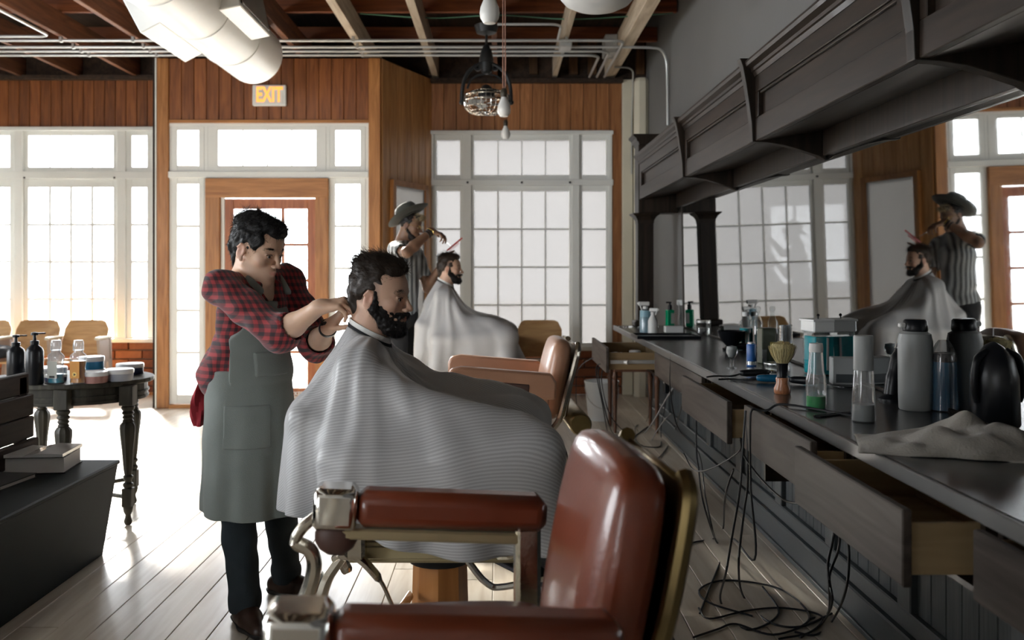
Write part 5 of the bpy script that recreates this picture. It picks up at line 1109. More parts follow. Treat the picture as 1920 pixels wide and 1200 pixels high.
def plaid():
    m, N, L, b = _mat('red_plaid'); tc = N.new('ShaderNodeTexCoord'); sp = N.new('ShaderNodeSeparateXYZ'); L.new(tc.outputs['Object'], sp.inputs[0])
    ad = N.new('ShaderNodeMath'); ad.operation = 'MULTIPLY_ADD'; ad.inputs[1].default_value = 1.1; L.new(sp.outputs[0], ad.inputs[0]); L.new(sp.outputs[1], ad.inputs[2])
    def band(src):
        a = N.new('ShaderNodeMath'); a.operation = 'MULTIPLY'; a.inputs[1].default_value = 2*math.pi/.027; L.new(src, a.inputs[0]); s = N.new('ShaderNodeMath'); s.operation = 'SINE'; L.new(a.outputs[0], s.inputs[0])
        r = N.new('ShaderNodeMapRange'); r.inputs[1].default_value = -.25; r.inputs[2].default_value = .25; L.new(s.outputs[0], r.inputs[0]); return r.outputs[0]
    p = band(ad.outputs[0]); q = band(sp.outputs[2]); s = N.new('ShaderNodeMath'); s.operation = 'ADD'; L.new(p, s.inputs[0]); L.new(q, s.inputs[1])
    h = N.new('ShaderNodeMath'); h.operation = 'MULTIPLY'; h.inputs[1].default_value = .5; L.new(s.outputs[0], h.inputs[0]); cr = N.new('ShaderNodeValToRGB'); L.new(h.outputs[0], cr.inputs[0])
    cr.color_ramp.elements[0].color = (.33,.025,.03,1); cr.color_ramp.elements[1].color = (.022,.008,.012,1); e = cr.color_ramp.elements.new(.5); e.color = (.13,.014,.018,1)
    L.new(cr.outputs[0], b.inputs['Base Color']); b.inputs['Roughness'].default_value = .85; b.inputs['Sheen Weight'].default_value = .25; MATS['red_plaid'] = m
plaid()
mat('apron_cloth', (.20,.225,.21), .85, var=.12, scale=9, bump=.25, bscale=350, sheen=.15); mat('denim_dark', (.018,.027,.033), .85, var=.25, scale=20, bump=.2, bscale=300); mat('shoe_leather', (.035,.018,.012), .4, var=.3); mat('sole', (.015,.013,.012), .7)
mat('watch_black', (.01,.01,.012), .35); mat('felt_hat', (.055,.058,.05), .9, var=.15, bump=.2, bscale=200, sheen=.2); mat('hat_band', (.012,.012,.012), .6); mat('gold', (.8,.55,.2), .2, 1); mat('black_cloth', (.014,.015,.018), .85)
ribmat('striped_shirt', (.05,.055,.06), (.42,.45,.46), 9, 'X')
def cape_mat(name):
    m, N, L, b = _mat(name); uv = N.new('ShaderNodeUVMap'); sp = N.new('ShaderNodeSeparateXYZ'); L.new(uv.outputs[0], sp.inputs[0])
    a = N.new('ShaderNodeMath'); a.operation = 'MULTIPLY'; a.inputs[1].default_value = 2*math.pi/.0068; L.new(sp.outputs[1], a.inputs[0]); s = N.new('ShaderNodeMath'); s.operation = 'SINE'; L.new(a.outputs[0], s.inputs[0])
    r = N.new('ShaderNodeMapRange'); r.inputs[1].default_value = -.6; r.inputs[2].default_value = .6; L.new(s.outputs[0], r.inputs[0]); mx = N.new('ShaderNodeMix'); mx.data_type = 'RGBA'; mx.inputs[6].default_value = (.50,.50,.515,1); mx.inputs[7].default_value = (.69,.70,.71,1); L.new(r.outputs[0], mx.inputs[0]); L.new(mx.outputs[2], b.inputs['Base Color'])
    b.inputs['Roughness'].default_value = .42; b.inputs['Sheen Weight'].default_value = .3; b.inputs['Transmission Weight'].default_value = 0
    # thin cloth lets a little light through
    tr = N.new('ShaderNodeBsdfTranslucent'); tr.inputs[0].default_value = (.6,.6,.62,1); ms = N.new('ShaderNodeMixShader'); ms.inputs[0].default_value = .16; L.new(b.outputs[0], ms.inputs[1]); L.new(tr.outputs[0], ms.inputs[2]); L.new(ms.outputs[0], N['Material Output'].inputs[0]); MATS[name] = m
cape_mat('cape_stripe')
# ---- barber's cape: a cloth sheet settled over the sitter and the chair
def drape(neck, tilt, cols, front, side, back, lean, steps=230, nt=144, nr=42, seed=2):
    """polar sheet with a neck hole, relaxed under gravity against capsule colliders (a, b, ra, rb)"""
    th = np.arange(nt)/nt*2*np.pi; ct, st = np.cos(th), np.sin(th)
    def superr(a):                                    # sheet outline: rounded rectangle with its own reach to front, sides, back
        c, s = np.cos(a), np.sin(a); fx = np.where(c > 0, front, back); sd_ = side*(1+.17*np.clip(c*1.6,-.6,1)); return (np.abs(c/fx)**4.6+np.abs(s/sd_)**4.6)**(-1/4.6)
    ro = superr(th); r0 = .105; rn = .066; u = np.linspace(0, 1, nr)
    rad = r0+(ro[None,:]-r0)*u[:,None]                # (nr, nt)
    rest = np.stack([rad*ct, rad*st, np.zeros_like(rad)], 2)
    ring = np.stack([rn*1.05*ct, rn*.98*st, -tilt*rn*ct], 1)+np.asarray(neck)
    X = rest.copy(); fac = rn/r0+(1-rn/r0)*np.clip(u*3,0,1)[:,None]; X[...,0] = X[...,0]*fac+neck[0]; X[...,1] = X[...,1]*fac+neck[1]; X[...,2] = neck[2]+.01-.10*np.minimum(rad-r0, .5)
    rg = np.random.default_rng(seed); X[...,2] += (.012*np.sin(th*13+1)+.008*np.sin(th*7+2))[None]*np.clip(u*4,0,1)[:,None]+rg.normal(0,.002,(nr,nt)); X[0] = ring
    Vl = np.zeros_like(X); dt = 1/60; A = [np.asarray(c[0], float) for c in cols]; B = [np.asarray(c[1], float) for c in cols]
    dr = np.linalg.norm(rest[1:]-rest[:-1], axis=2); da = np.linalg.norm(np.roll(rest,-1,1)-rest, axis=2); sl_ = (1+.075*np.clip((u-.1)/.4,0,1))[:,None]; da = da*sl_; dr2 = np.linalg.norm(rest[2:]-rest[:-2], axis=2); da2 = np.linalg.norm(np.roll(rest,-2,1)-rest, axis=2)*sl_
    dd = np.linalg.norm(np.roll(rest,-1,1)[1:]-rest[:-1], axis=2)
    W = np.ones((nr,nt,1)); W[0] = 0
    ev, od = np.arange(0,nt,2), np.arange(1,nt,2)
    def sat(P_, i0, i1, L0, w0, w1, st_):
        d = P_[i1]-P_[i0]; l = np.sqrt((d*d).sum(-1, keepdims=True))+1e-9; c = d*((l-L0[...,None])/l/(w0+w1+1e-9))*st_; P_[i0] += c*w0; P_[i1] -= c*w1
    def collide(P_):
        for a, b, ra, rb in zip(A, B, [c[2] for c in cols], [c[3] for c in cols]):
            ab = b-a; q = P_-a; t = np.clip((q@ab)/max(ab@ab,1e-9), 0, 1); n = q-t[...,None]*ab; l = np.sqrt((n*n).sum(-1))+1e-9; pen = ra+(rb-ra)*t+.006-l; m = pen > 0
            P_[m] += (n[m]/l[m][:,None])*pen[m][:,None]
            hit[m] = True
    for s in range(steps):
        Vl[...,2] -= 9.8*dt; Vl *= .985; sp = np.sqrt((Vl*Vl).sum(-1, keepdims=True))+1e-9; Vl *= np.minimum(1, 1.3/sp); Pn = X+Vl*dt*W; hit = np.zeros((nr,nt), bool)
        for it in range(9):
            for o in (0,1):
                i = np.arange(o, nr-1, 2); sat(Pn, (i,), (i+1,), dr[i], W[i], W[i+1], 1)
            for i in (ev, od):
                j = (i+1)%nt; sat(Pn, (slice(1,None), i), (slice(1,None), j), da[1:][:,i], W[1:][:,i], W[1:][:,j], .95)
            if it % 3 == 0:
                for o in (0,1):
                    i = np.arange(o, nr-1, 2); Q = np.roll(Pn,-1,1); d = Q[i+1]-Pn[i]; l = np.sqrt((d*d).sum(-1,keepdims=True))+1e-9; c = d*((l-dd[i][...,None])/l)*.12; Pn[i] += c*W[i]; Q[i+1] -= c; Pn[i+1] = np.roll(Q,1,1)[i+1]
                for o in range(2):
                    i = np.arange(o, nr-2, 2); i = i[(i//2)%2 == 0] if False else i[::2]; sat(Pn, (i,), (i+2,), dr2[i], W[i], W[i+2], .22)
                for o in (0,1,2,3):
                    i = np.arange(nt)[(np.arange(nt)%4) == o]; j = (i+2)%nt; sat(Pn, (slice(1,None), i), (slice(1,None), j), da2[1:][:,i], W[1:][:,i], W[1:][:,j], .3)
            if it % 3 == 2: collide(Pn)
            Pn[0] = ring
        collide(Pn); Pn[...,2] = np.maximum(Pn[...,2], .02); Pn[0] = ring
        Vl = (Pn-X)/dt; Vl[hit] *= .35; X = Pn
    n_ = np.cross(np.roll(X,-1,1)-np.roll(X,1,1), np.gradient(X, axis=0)); n_ /= np.linalg.norm(n_, axis=2)[...,None]+1e-9
    if n_[nr//2,:,2].mean() < 0: n_ = -n_
    fold = np.array([[noise.noise(Vector((4.6*ct[j]+seed, 4.6*st[j], .9*u[i])))+.5*noise.noise(Vector((10*ct[j], 10*st[j]+seed, 1.6*u[i]))) for j in range(nt)] for i in range(nr)])
    X = X+n_*(.034*np.clip(np.abs(fold)-.03,0,1)*np.clip(u*3.2,0,1)[:,None])[...,None]
    return X, rest
def cape_object(par_name, label, X, rest, root, neck, tilt):
    t = thing(par_name, label, 'cape', root, 0, None); nr, nt = X.shape[:2]
    idx = np.arange(nr*nt).reshape(nr,nt); fs = np.stack([idx[:-1], np.roll(idx,-1,1)[:-1], np.roll(idx,-1,1)[1:], idx[1:]], 2).reshape(-1,4)
    o = np_mesh('cape_cloth', X.reshape(-1,3), fs, 'cape_stripe', t, root); uvl = o.data.uv_layers.new(name='sheet'); r_ = rest.reshape(-1,3)[fs.ravel()][:, :2]; uvl.data.foreach_set('uv', r_.astype(np.float32).ravel())
    d = o.modifiers.new('round','SUBSURF'); d.levels = 1; d.render_levels = 1; d = o.modifiers.new('thick','SOLIDIFY'); d.thickness = .0025; d.offset = 0
    def ringmesh(nm, m, r0, r1, z0, z1):
        b = MB(); n = 40; vs = []
        for (r, z) in ((r0,z0),(r1,z0),(r1*.985,z1),(r0*.985,z1)):
            for k in range(n): a = 2*math.pi*k/n; vs.append((neck[0]-root[0]+r*1.05*math.cos(a), neck[1]-root[1]+r*.98*math.sin(a), neck[2]-root[2]+z-tilt*r*math.cos(a)))
        b.add(vs, [(i*n+k, i*n+(k+1)%n, ((i+1)%4)*n+(k+1)%n, ((i+1)%4)*n+k) for i in range(4) for k in range(n)]); return b.build(nm, m, t)
    ringmesh('collar_band', 'black_cloth', .062, .0705, -.012, .008); ringmesh('neck_strip', 'paper', .059, .0665, .004, .026)
    return t
# ================================================================ the four people
def attrs(vs, L, beard=False, fade=False):
    q = (vs-L.o)@L.M/L.sc; x, y, z = q.T
    lip = np.clip(1-(((x-.094)/.016)**2+((np.abs(y)-.0)/.023)**2+((z+.0672)/.0105)**2), 0, 1)**.6
    ear = np.clip(1-(((x+.01)/.03)**2+((np.abs(y)-.08)/.012)**2+((z+.012)/.038)**2), 0, 1)*.55; nos = np.clip(1-(((x-.108)/.02)**2+(y/.018)**2+((z+.036)/.014)**2), 0, 1)*.4
    ck = np.clip(1-(((x-.06)/.03)**2+((np.abs(y)-.045)/.025)**2+((z+.03)/.025)**2), 0, 1)*.25
    fl = np.maximum.reduce([lip, ear, nos, ck]); st = np.zeros(len(x))
    if beard or fade:
        head_ = (x > -.12) & (z > -.14)
        if fade: st = np.maximum(st, np.clip((.028-x)/.03, 0, 1)*np.clip((z+.035+.0*x)/.03, 0, 1)*.8*(np.abs(y) < .0765)*head_)
    return dict(flush=fl, stubble=st)
def brow_strands(par, L, root, m, n=260, seed=5, th=1.0):
    rg = np.random.default_rng(seed); P_ = []; N_ = []; Fl = []
    for s in (1,-1):
        t = rg.uniform(0,1,n); y = s*(.013+.036*t); z = .0165+.0065*np.sin(t*2.5)-.007*t**2+rg.normal(0,.0022*th,n); x = .0905-.002*t-.016*t**2.2
        P_.append(np.stack([x,y,z],1)); N_.append(np.stack([np.ones(n),s*.25+.5*t*s,np.zeros(n)],1)); Fl.append(np.stack([-.2*np.ones(n),s*np.ones(n),.25-.4*t],1))
    P_ = np.concatenate(P_); N_ = np.concatenate(N_); N_ /= np.linalg.norm(N_,axis=1)[:,None]; Fl = np.concatenate(Fl)
    w = np.array([L.p(p) for p in P_]); nw = N_@L.M.T; fw = Fl@L.M.T
    idx = {}
    def fl(p, n_): 
        q = (p-L.o)@L.M/L.sc; s = np.sign(q[:,1]); return np.stack([-.2+0*s, s, .15+0*s],1)@L.M.T
    return strands('eyebrows', w, nw, fl, 2*n, .012, .0009, m, par, root, lift=.3, jit=.2, seed=seed, seg=2)
def shell(L, lo, hi, h, build, keep, amp, sc):
    """hair or beard mass as its own blended surface around a head frame; keep(x,y,z) < 0 in head coordinates"""
    c = [L.p((a,b,d)) for a in (lo[0],hi[0]) for b in (lo[1],hi[1]) for d in (lo[2],hi[2])]; Fh = Field(np.min(c,0), np.max(c,0), h); build(Loc(Fh, L.o, L.M, L.sc))
    def kf(X_,Y_,Z_):
        x, y, z = X_-L.o[0], Y_-L.o[1], Z_-L.o[2]; M = L.M; q = [(x*M[0][i]+y*M[1][i]+z*M[2][i])/L.sc for i in range(3)]; return keep(*q)*L.sc
    if keep: Fh.clip(kf)
    vs, fs = Fh.mesh(1); return ruffle(vs, fs, amp, sc), fs
def local(L, p): return (p-L.o)@L.M/L.sc
# ---- seated clients ------------------------------------------------------------
def client(label, cape_label, hc, fwd, Xc, Yc, seed, h, tip, near=True, hand_show=False):
    """man in a chair facing +X: head centre hc, chair centre (Xc, Yc)"""
    root = (Xc, Yc, .0); p_ = thing('person', label, 'person', root, 0, 'clients in barber chairs')
    L = Loc(None, hc, frame(fwd)); neck = hc+V(-.035,0,-.135); hip = V(Xc-.13, Yc, .70)
    Fd = Field((Xc-.42,Yc-.36,.42), (Xc+.52,Yc+.36,hc[2]+.2), h); L.F = Fd
    ch = V(hc[0]-.06, Yc, neck[2]-.20)
    head(L); Fd.cone(L.p((-.022,0,-.05)), neck+V(-.01,0,-.03), .057, .064, .02)
    Fd.ell(ch, (.115,.165,.17), .05); Fd.ell((ch+hip)/2, (.12,.15,.16), .06); Fd.ell(hip, (.14,.17,.12), .06); Fd.cone(neck+V(-.01,0,-.06), ch+V(0,0,.04), .06, .11, .04)
    cols = [(ch+V(0,-.05,0), ch+V(0,.05,0), .145,.145), ((ch+hip)/2, hip, .16, .17), (neck+V(-.01,0,-.035), ch, .082, .14)]
    for s in (1,-1):
        sh = V(neck[0]-.005, Yc+s*.180, neck[2]-.105); el = V(Xc-.06, Yc+s*.285, .93); wr = V(Xc+.17, Yc+s*.30, .90); kn = V(Xc+.28, Yc+s*.11, .74); an = V(Xc+.42, Yc+s*.12, .50)
        Fd.cone(neck+V(-.01,s*.03,-.075), sh, .048, .058, .03); Fd.cone(sh, el, .056, .043, .03); Fd.cone(el, wr, .041, .028, .02)
        hand(Fd, wr, (1,0,-.25), (0,0,1), s*-1, [(22,20,10)]*4, 1.0)
        Fd.cone(hip+V(0,s*.09,0), kn, .085, .06, .05); Fd.cone(kn, an, .06, .045, .03)
        cols += [(neck+V(-.01,s*.03,-.055), sh, .066,.078), (sh, el, .066,.055), (el, wr, .052,.045), (wr, wr+V(.12,0,-.02), .04,.03), (hip+V(0,s*.09,0), kn, .10,.075), (kn, an, .075,.06)]
        cols += [(V(Xc-.26,Yc+s*.33,.78), V(Xc+.31,Yc+s*.33,.81), .075,.078), (V(Xc-.2,Yc+s*.2,.76), V(Xc+.25,Yc+s*.2,.80), .085,.09)]
        cols += [(V(Xc-.28,Yc+s*.18,.56), V(Xc-.34,Yc+s*.17,.86), .115,.105)]
    cols += [(V(Xc-.355,Yc-.18,.87), V(Xc-.355,Yc+.18,.87), .105,.105), (V(Xc-.41,Yc-.24,.90), V(Xc-.41,Yc+.24,.90), .04,.04), (V(Xc-.40,Yc-.25,.7), V(Xc-.40,Yc+.25,.7), .05,.05)]
    vs, fs = Fd.mesh(2); at = attrs(vs, L, fade=True); np_mesh('body', vs, fs, 'skin_tan', p_, root, at); eyes(p_, L, root)
    # short back and sides, longer swept top
    def hb(Q):
        Q.ell((-.014,0,.028), (.0955,.0775,.0875), .01); Q.ell((.022,0,.092), (.062,.056,.034), .03); Q.ell((-.03,0,.094), (.072,.062,.042), .03); Q.ell((.058,.006,.094), (.026,.045,.022), .02); Q.ell((-.088,0,.0), (.020,.056,.055), .02); Q.ell((-.07,0,-.045), (.028,.048,.04), .02)
    def hk(x,y,z):
        z = z+0*x+0*y; xf = np.interp(z, [-.05,-.03,-.005,.02,.045,.065,.085,.12], [.012,.018,.026,.036,.050,.066,.080,.088])
        ear = np.where(np.abs(y) > .055, .029-np.sqrt((x+.010)**2+((z+.016)*.8)**2), -1); low = np.where(x > -.04, -.035-z, -.085-z)
        return np.maximum.reduce([x-xf, low, ear+0*z])
    hv, hf = shell(L, (-.14,-.11,-.1), (.13,.11,.16), .0035 if near else .006, hb, hk, .008, 34); np_mesh('hair', hv, hf, 'hair_brown', p_, root)
    hn = vnormals(hv, hf); top = local(L, hv)[:,2] > .03
    fl = lambda p, n_: (np.stack([-.75+0*p[:,0], .35*np.sign(local(L,p)[:,1]), .35+0*p[:,0]],1))@L.M.T
    strands('hair_strands', hv, hn, fl, 5200 if near else 1200, lambda p: .006+.034*np.clip((local(L,p)[:,2]-.035)/.07,0,1), .0007 if near else .0012, 'hair_brown', p_, root, lift=.55, jit=.3, seed=seed)
    # beard and moustache
    def bb(Q):
        Q.ell((.030,0,-.086), (.058,.056,.046), .02); Q.ell((.074,0,-.110), (.027,.032,.027), .02); Q.ell((.026,0,-.035), (.0600,.0612,.0735), .01); Q.ell((.066,0,-.062), (.031,.032,.026), .01)
        for s in (1,-1): Q.cone((-.0,s*.060,-.045), (.055,s*.034,-.105), .017, .02, .015); Q.cone((.008,s*.068,.015), (.004,s*.0645,-.045), .0085, .014, .012); Q.cone((.0995,s*.003,-.0545), (.085,s*.027,-.066), .0085, .0085, .004)
    def bk_(x,y,z):
        x = x+0*y+0*z; zt = np.interp(x, [-.02,.0,.014,.022,.034,.05,.066,.08], [.012,.018,.014,-.014,-.034,-.047,-.050,-.0495])
        lip = np.where(x > .074, .0085-np.sqrt((z+.0695)**2+(np.maximum(0,np.abs(y)-.015))**2), -1)
        return np.maximum.reduce([z-zt+0*y, -.012-x-.5*np.minimum(0,z+.045), lip])
    bv, bf = shell(L, (-.05,-.1,-.16), (.13,.1,.03), .003 if near else .005, bb, bk_, .004, 90); np_mesh('beard', bv, bf, 'hair_dark', p_, root); bn_ = vnormals(bv, bf)
    strands('beard_strands', bv, bn_, lambda p, n_: np.tile(L.M@np.array((.25,0,-1)), (len(p),1)), 3600 if near else 900, .012, .0006 if near else .0011, 'hair_dark', p_, root, lift=.8, jit=.35, seed=seed+1, seg=2)
    brow_strands(p_, L, root, 'hair_dark', 300 if near else 120, th=1.3)
    Fq = Field((Xc-.42,Yc-.38,.04), (Xc+.62,Yc+.38,hc[2]-.12), .007)
    Fq.ell(ch, (.122,.172,.178), .05); Fq.ell((ch+hip)/2, (.128,.158,.168), .06); Fq.cone(neck+V(-.01,0,-.09), ch+V(0,0,.05), .07, .12, .05)
    for s in (1,-1): sh = V(neck[0]-.005, Yc+s*.180, neck[2]-.105); el = V(Xc-.06, Yc+s*.285, .93); wr = V(Xc+.17, Yc+s*.30, .90); Fq.cone(sh, el, .064, .052, .03); Fq.cone(el, wr, .05, .038, .02)
    q_, f_ = Fq.mesh(1); np_mesh('shirt', q_, f_, 'black_cloth', p_, root)
    Fq = Field((Xc-.42,Yc-.3,.08), (Xc+.72,Yc+.3,.9), .008); Fq.ell(hip, (.148,.178,.128), .06)
    for s in (1,-1):
        kn = V(Xc+.28, Yc+s*.11, .74); an = V(Xc+.50, Yc+s*.11, .26); Fq.cone(hip+V(0,s*.09,0), kn, .093, .07, .05); Fq.cone(kn, an, .07, .056, .03)
        Fo = Field(an-V(.15,.1,.15), an+V(.3,.1,.1), .007); Fo.cone(an+V(-.02,0,-.06), an+V(.09,0,-.075), .042, .046, .02); Fo.cone(an+V(.09,0,-.075), an+V(.19,0,-.075), .046, .034, .02); Fo.cone(an, an+V(0,0,-.04), .048, .046, .03); o_, g_ = Fo.mesh(1); np_mesh('shoe', o_, g_, 'shoe_leather', p_, root)
    q_, f_ = Fq.mesh(1); np_mesh('trousers', q_, f_, 'denim_dark', p_, root)
    X, rest = drape(neck+V(.0,0,-.0), .55, cols, *tip, 0, seed=seed)
    cape_object('barber_cape', cape_label, X, rest, root, neck, .55)
    return L
L1 = client('seated bearded man with swept-back hair, nearest the camera', 'large grey striped cape over the nearest seated man', V(-.400,3.04,1.275), (.965,-.23,-.09), -.20, 3.04, 3, .0036, (.99,.585,.33))
L2 = client('seated bearded man having his hair combed by the window', 'grey striped cape over the farther seated man', V(-.425,7.73,1.372), (.99,-.10,.02), -.23, 7.73, 8, .006, (1.02,.72,.50), near=False)
# ---- barber in plaid --------------------------------------------------------------
def barber_one():
    root = (-.96,3.52,0); p_ = thing('person', 'barber in a red plaid shirt and grey-green apron leaning to trim hair', 'person', root)
    L = Loc(None, V(-.910,3.41,1.438), frame((.90,-.40,-.28)), 1.03); Mb = frame((.86,-.51,0)); nb = V(-.93,3.445,1.342)
    Rs, Re, Rw = V(-1.015,3.29,1.298), V(-.760,3.14,1.137), V(-.602,3.035,1.236); Ls, Le, Lw = V(-.845,3.60,1.322), V(-.70,3.45,1.075), V(-.600,3.19,1.160)
    ch, pv = V(-.935,3.46,1.19), V(-.965,3.50,.90)
    Fd = Field((-1.2,2.95,.75), (-.42,3.8,1.65), .0036); L.F = Fd; head(L, True)
    Fd.cone(L.p((-.022,0,-.05)), nb, .048, .055, .02); Fd.ell(ch, (.09,.135,.15), .04, Mb); Fd.ell((ch+pv)/2, (.085,.115,.16), .05, Mb); Fd.cone(nb+V(0,0,-.03), ch+V(0,0,.05), .06, .09, .04)
    for s, e, w in ((Rs,Re,Rw),(Ls,Le,Lw)): Fd.cone(nb+V(0,0,-.03), s, .045, .045, .03); Fd.cone(s, e, .043, .036, .02); Fd.cone(e, e+(w-e)*.35, .036, .039, .02); Fd.cone(e+(w-e)*.35, w, .039, .025, .02)
    hand(Fd, Rw, (.88,-.12,.16), (-.25,-.45,.85), 1, [(30,35,22),(38,38,22),(46,42,24),(52,46,24)], .92, (18,20,10))
    tl = hand(Fd, Lw, (.72,-.35,.72), (-.62,-.25,.6), -1, [(28,40,25),(34,44,25),(42,48,25),(48,50,25)], .95, (15,30,25))
    vs, fs = Fd.mesh(2); np_mesh('body', vs, fs, 'skin_warm', p_, root, attrs(vs, L)); eyes(p_, L, root)
    # pixie cut
    def hb(Q):
        Q.ell((-.015,0,.030), (.0955,.0785,.089), .01); Q.ell((.016,0,.092), (.064,.056,.034), .03); Q.ell((-.05,0,.078), (.062,.062,.052), .03); Q.ell((.060,.010,.082), (.030,.048,.026), .02); Q.ell((-.086,0,.0), (.020,.056,.055), .02); Q.ell((-.066,0,-.05), (.024,.040,.045), .02)
        for s in (1,-1): Q.ell((.036,s*.058,.035), (.026,.015,.034), .015)
    def hk(x,y,z):
        z = z+0*x+0*y; xf = np.interp(z, [-.05,-.03,.0,.03,.055,.075,.12], [.008,.014,.040,.060,.078,.090,.10])
        ear = np.where(np.abs(y) > .055, .026-np.sqrt((x+.010)**2+((z+.018)*.8)**2), -1); low = np.where(x > -.04, -.04-z, -.105-z); return np.maximum.reduce([x-xf, low, ear+0*z])
    hv, hf = shell(L, (-.15,-.12,-.13), (.14,.12,.16), .0036, hb, hk, .006, 45); np_mesh('hair', hv, hf, 'hair_black', p_, root); hn = vnormals(hv, hf)
    def fl(p, n_):
        q = local(L,p); up = np.clip((q[:,2]-.03)/.05,0,1); return np.stack([.55*up-.15, .35*np.sign(q[:,1])*(1-up)-.3*up, .35*up-.9*(1-up)],1)@L.M.T
    strands('hair_strands', hv, hn, fl, 6000, lambda p: .012+.024*np.clip((local(L,p)[:,2]-.03)/.07,0,1), .0007, 'hair_black', p_, root, lift=.45, jit=.28, seed=11)
    brow_strands(p_, L, root, 'hair_black', 200, 6, .8)
    # shirt: loose, sleeves rolled at the elbows, open collar
    Fs = Field((-1.25,3.0,.78), (-.5,3.85,1.42), .0045)
    Fs.ell(ch, (.112,.16,.165), .04, Mb); Fs.ell(ch+V(-.03,.02,-.16), (.125,.155,.16), .05, Mb); Fs.ell(pv+V(-.035,.015,.06), (.15,.175,.12), .05, Mb); Fs.cone(nb+V(-.005,.005,-.045), ch+V(0,0,.05), .078, .10, .04)
    for s, e, w in ((Rs,Re,Rw),(Ls,Le,Lw)):
        Fs.cone(nb+V(0,0,-.05), s, .058, .059, .03); Fs.cone(s, e, .060, .065, .03); c = e+(w-e)*.14; Fs.cone(e, c, .064, .056, .02); Fs.cone(c-(w-e)*.03, c+(w-e)*.05, .060, .058, .006)
    fwd = Mb[:,0]; fr = nb+fwd*.10
    Fs.cone(nb+V(0,0,.03)+fwd*.04, nb+fwd*.10+V(0,0,-.10), .062, .022, .006, -1); Fs.cone(nb+V(0,0,.0), nb+V(0,0,.1), .058, .065, .006, -1)
    for s, e, w in ((Rs,Re,Rw),(Ls,Le,Lw)): c = e+(w-e)*.19; Fs.cone(c, c+(w-e)*.2, .048, .048, .004, -1)
    vs, fs = Fs.mesh(1); vs = ruffle(vs, fs, .010, 13, (1,1,1.6)); np_mesh('shirt', vs, fs, 'red_plaid', p_, root)
    Fc = Field(nb-.16, nb+.14, .004)
    for s in (1,-1):
        lft = Mb[:,1]*s; Fc.cone(nb+V(-.03,.01,.015)+lft*.02, nb+lft*.062+V(0,0,.012), .013, .013, .01); Fc.cone(nb+lft*.062+V(0,0,.012), nb+lft*.05+fwd*.07+V(0,0,-.04), .013, .012, .01); Fc.cone(nb+lft*.05+fwd*.07+V(0,0,-.04), nb+lft*.07+fwd*.085+V(0,0,-.085), .013, .007, .01)
    vs, fs = Fc.mesh(1); np_mesh('collar', vs, fs, 'red_plaid', p_, root)
    Ft = Field(ch-.25, ch+.25, .005); Ft.ell(ch, (.096,.142,.152), .04, Mb); Ft.clip(lambda x,y,z: np.maximum((z-(nb[2]-.085))+0*x+0*y, .03-((x-ch[0])*fwd[0]+(y-ch[1])*fwd[1])+0*z)); vs, fs = Ft.mesh(1); np_mesh('vest_top', vs, fs, 'black_cloth', p_, root)
    # apron: bib, waist and skirt
    C0, C1 = V(-.965,3.495), V(-.962,3.50); lf = Mb[:,1]
    def skirt(off):
        def f(x, y, z):
            t = np.clip((.98-z)/.55, 0, 1); cx, cy_ = C0[0]+(C1[0]-C0[0])*t, C0[1]+(C1[1]-C0[1])*t; a = (x-cx)*fwd[0]+(y-cy_)*fwd[1]; b = (x-cx)*lf[0]+(y-cy_)*lf[1]
            ang = np.arctan2(b, a); rx, ry = .150+.035*t+off, .172+.012*t+off; wv = 1+.042*t*np.sin(ang*7+.6)+.015*t*np.sin(ang*13+2*t)
            return (np.sqrt((a/rx)**2+(b/ry)**2)/wv-1)*rx*.92
        return f
    Fa = Field((-1.25,3.15,.40), (-.65,3.85,1.30), .0048)
    Fa.fn((-1.25,3.15,.40), (-.65,3.85,1.02), lambda x,y,z: np.maximum(skirt(0)(x,y,z), np.maximum(z-.985+.0*x, .435+.03*((x+.96)*fwd[0]+(y-3.5)*fwd[1])*-1-z)), .004)
    Fa.fn((-1.25,3.15,.38), (-.65,3.85,.95), lambda x,y,z: np.maximum(skirt(-.010)(x,y,z), z-.93+0*x), .004, -1)
    Fb = Field((-1.25,3.15,.9), (-.65,3.85,1.30), .0048); Fb.ell(ch, (.119,.167,.172), .04, Mb); Fb.ell(ch+V(-.03,.02,-.16), (.134,.163,.165), .05, Mb); Fb.ell(pv+V(-.0,.0,.06), (.155,.175,.12), .05, Mb)
    def bib(x,y,z): a = (x-ch[0])*fwd[0]+(y-ch[1])*fwd[1]; b = (x-ch[0])*lf[0]+(y-ch[1])*lf[1]; return np.maximum.reduce([.02-a+0*z, np.abs(b)-.085-np.clip((1.22-z)*.55,0,.12), z-1.245+0*a])
    Fb.clip(bib); i0 = np.round((Fb.lo-Fa.lo)/.0048).astype(int); n_ = np.minimum(Fb.d.shape, np.array(Fa.d.shape)-i0); sl = tuple(slice(i0[i], i0[i]+n_[i]) for i in range(3)); Fa.d[sl] = np.minimum(Fa.d[sl], Fb.d[:n_[0],:n_[1],:n_[2]])
    vs, fs = Fa.mesh(1); ap = np_mesh('apron', ruffle(vs, fs, .005, 9), fs, 'apron_cloth', p_, root)
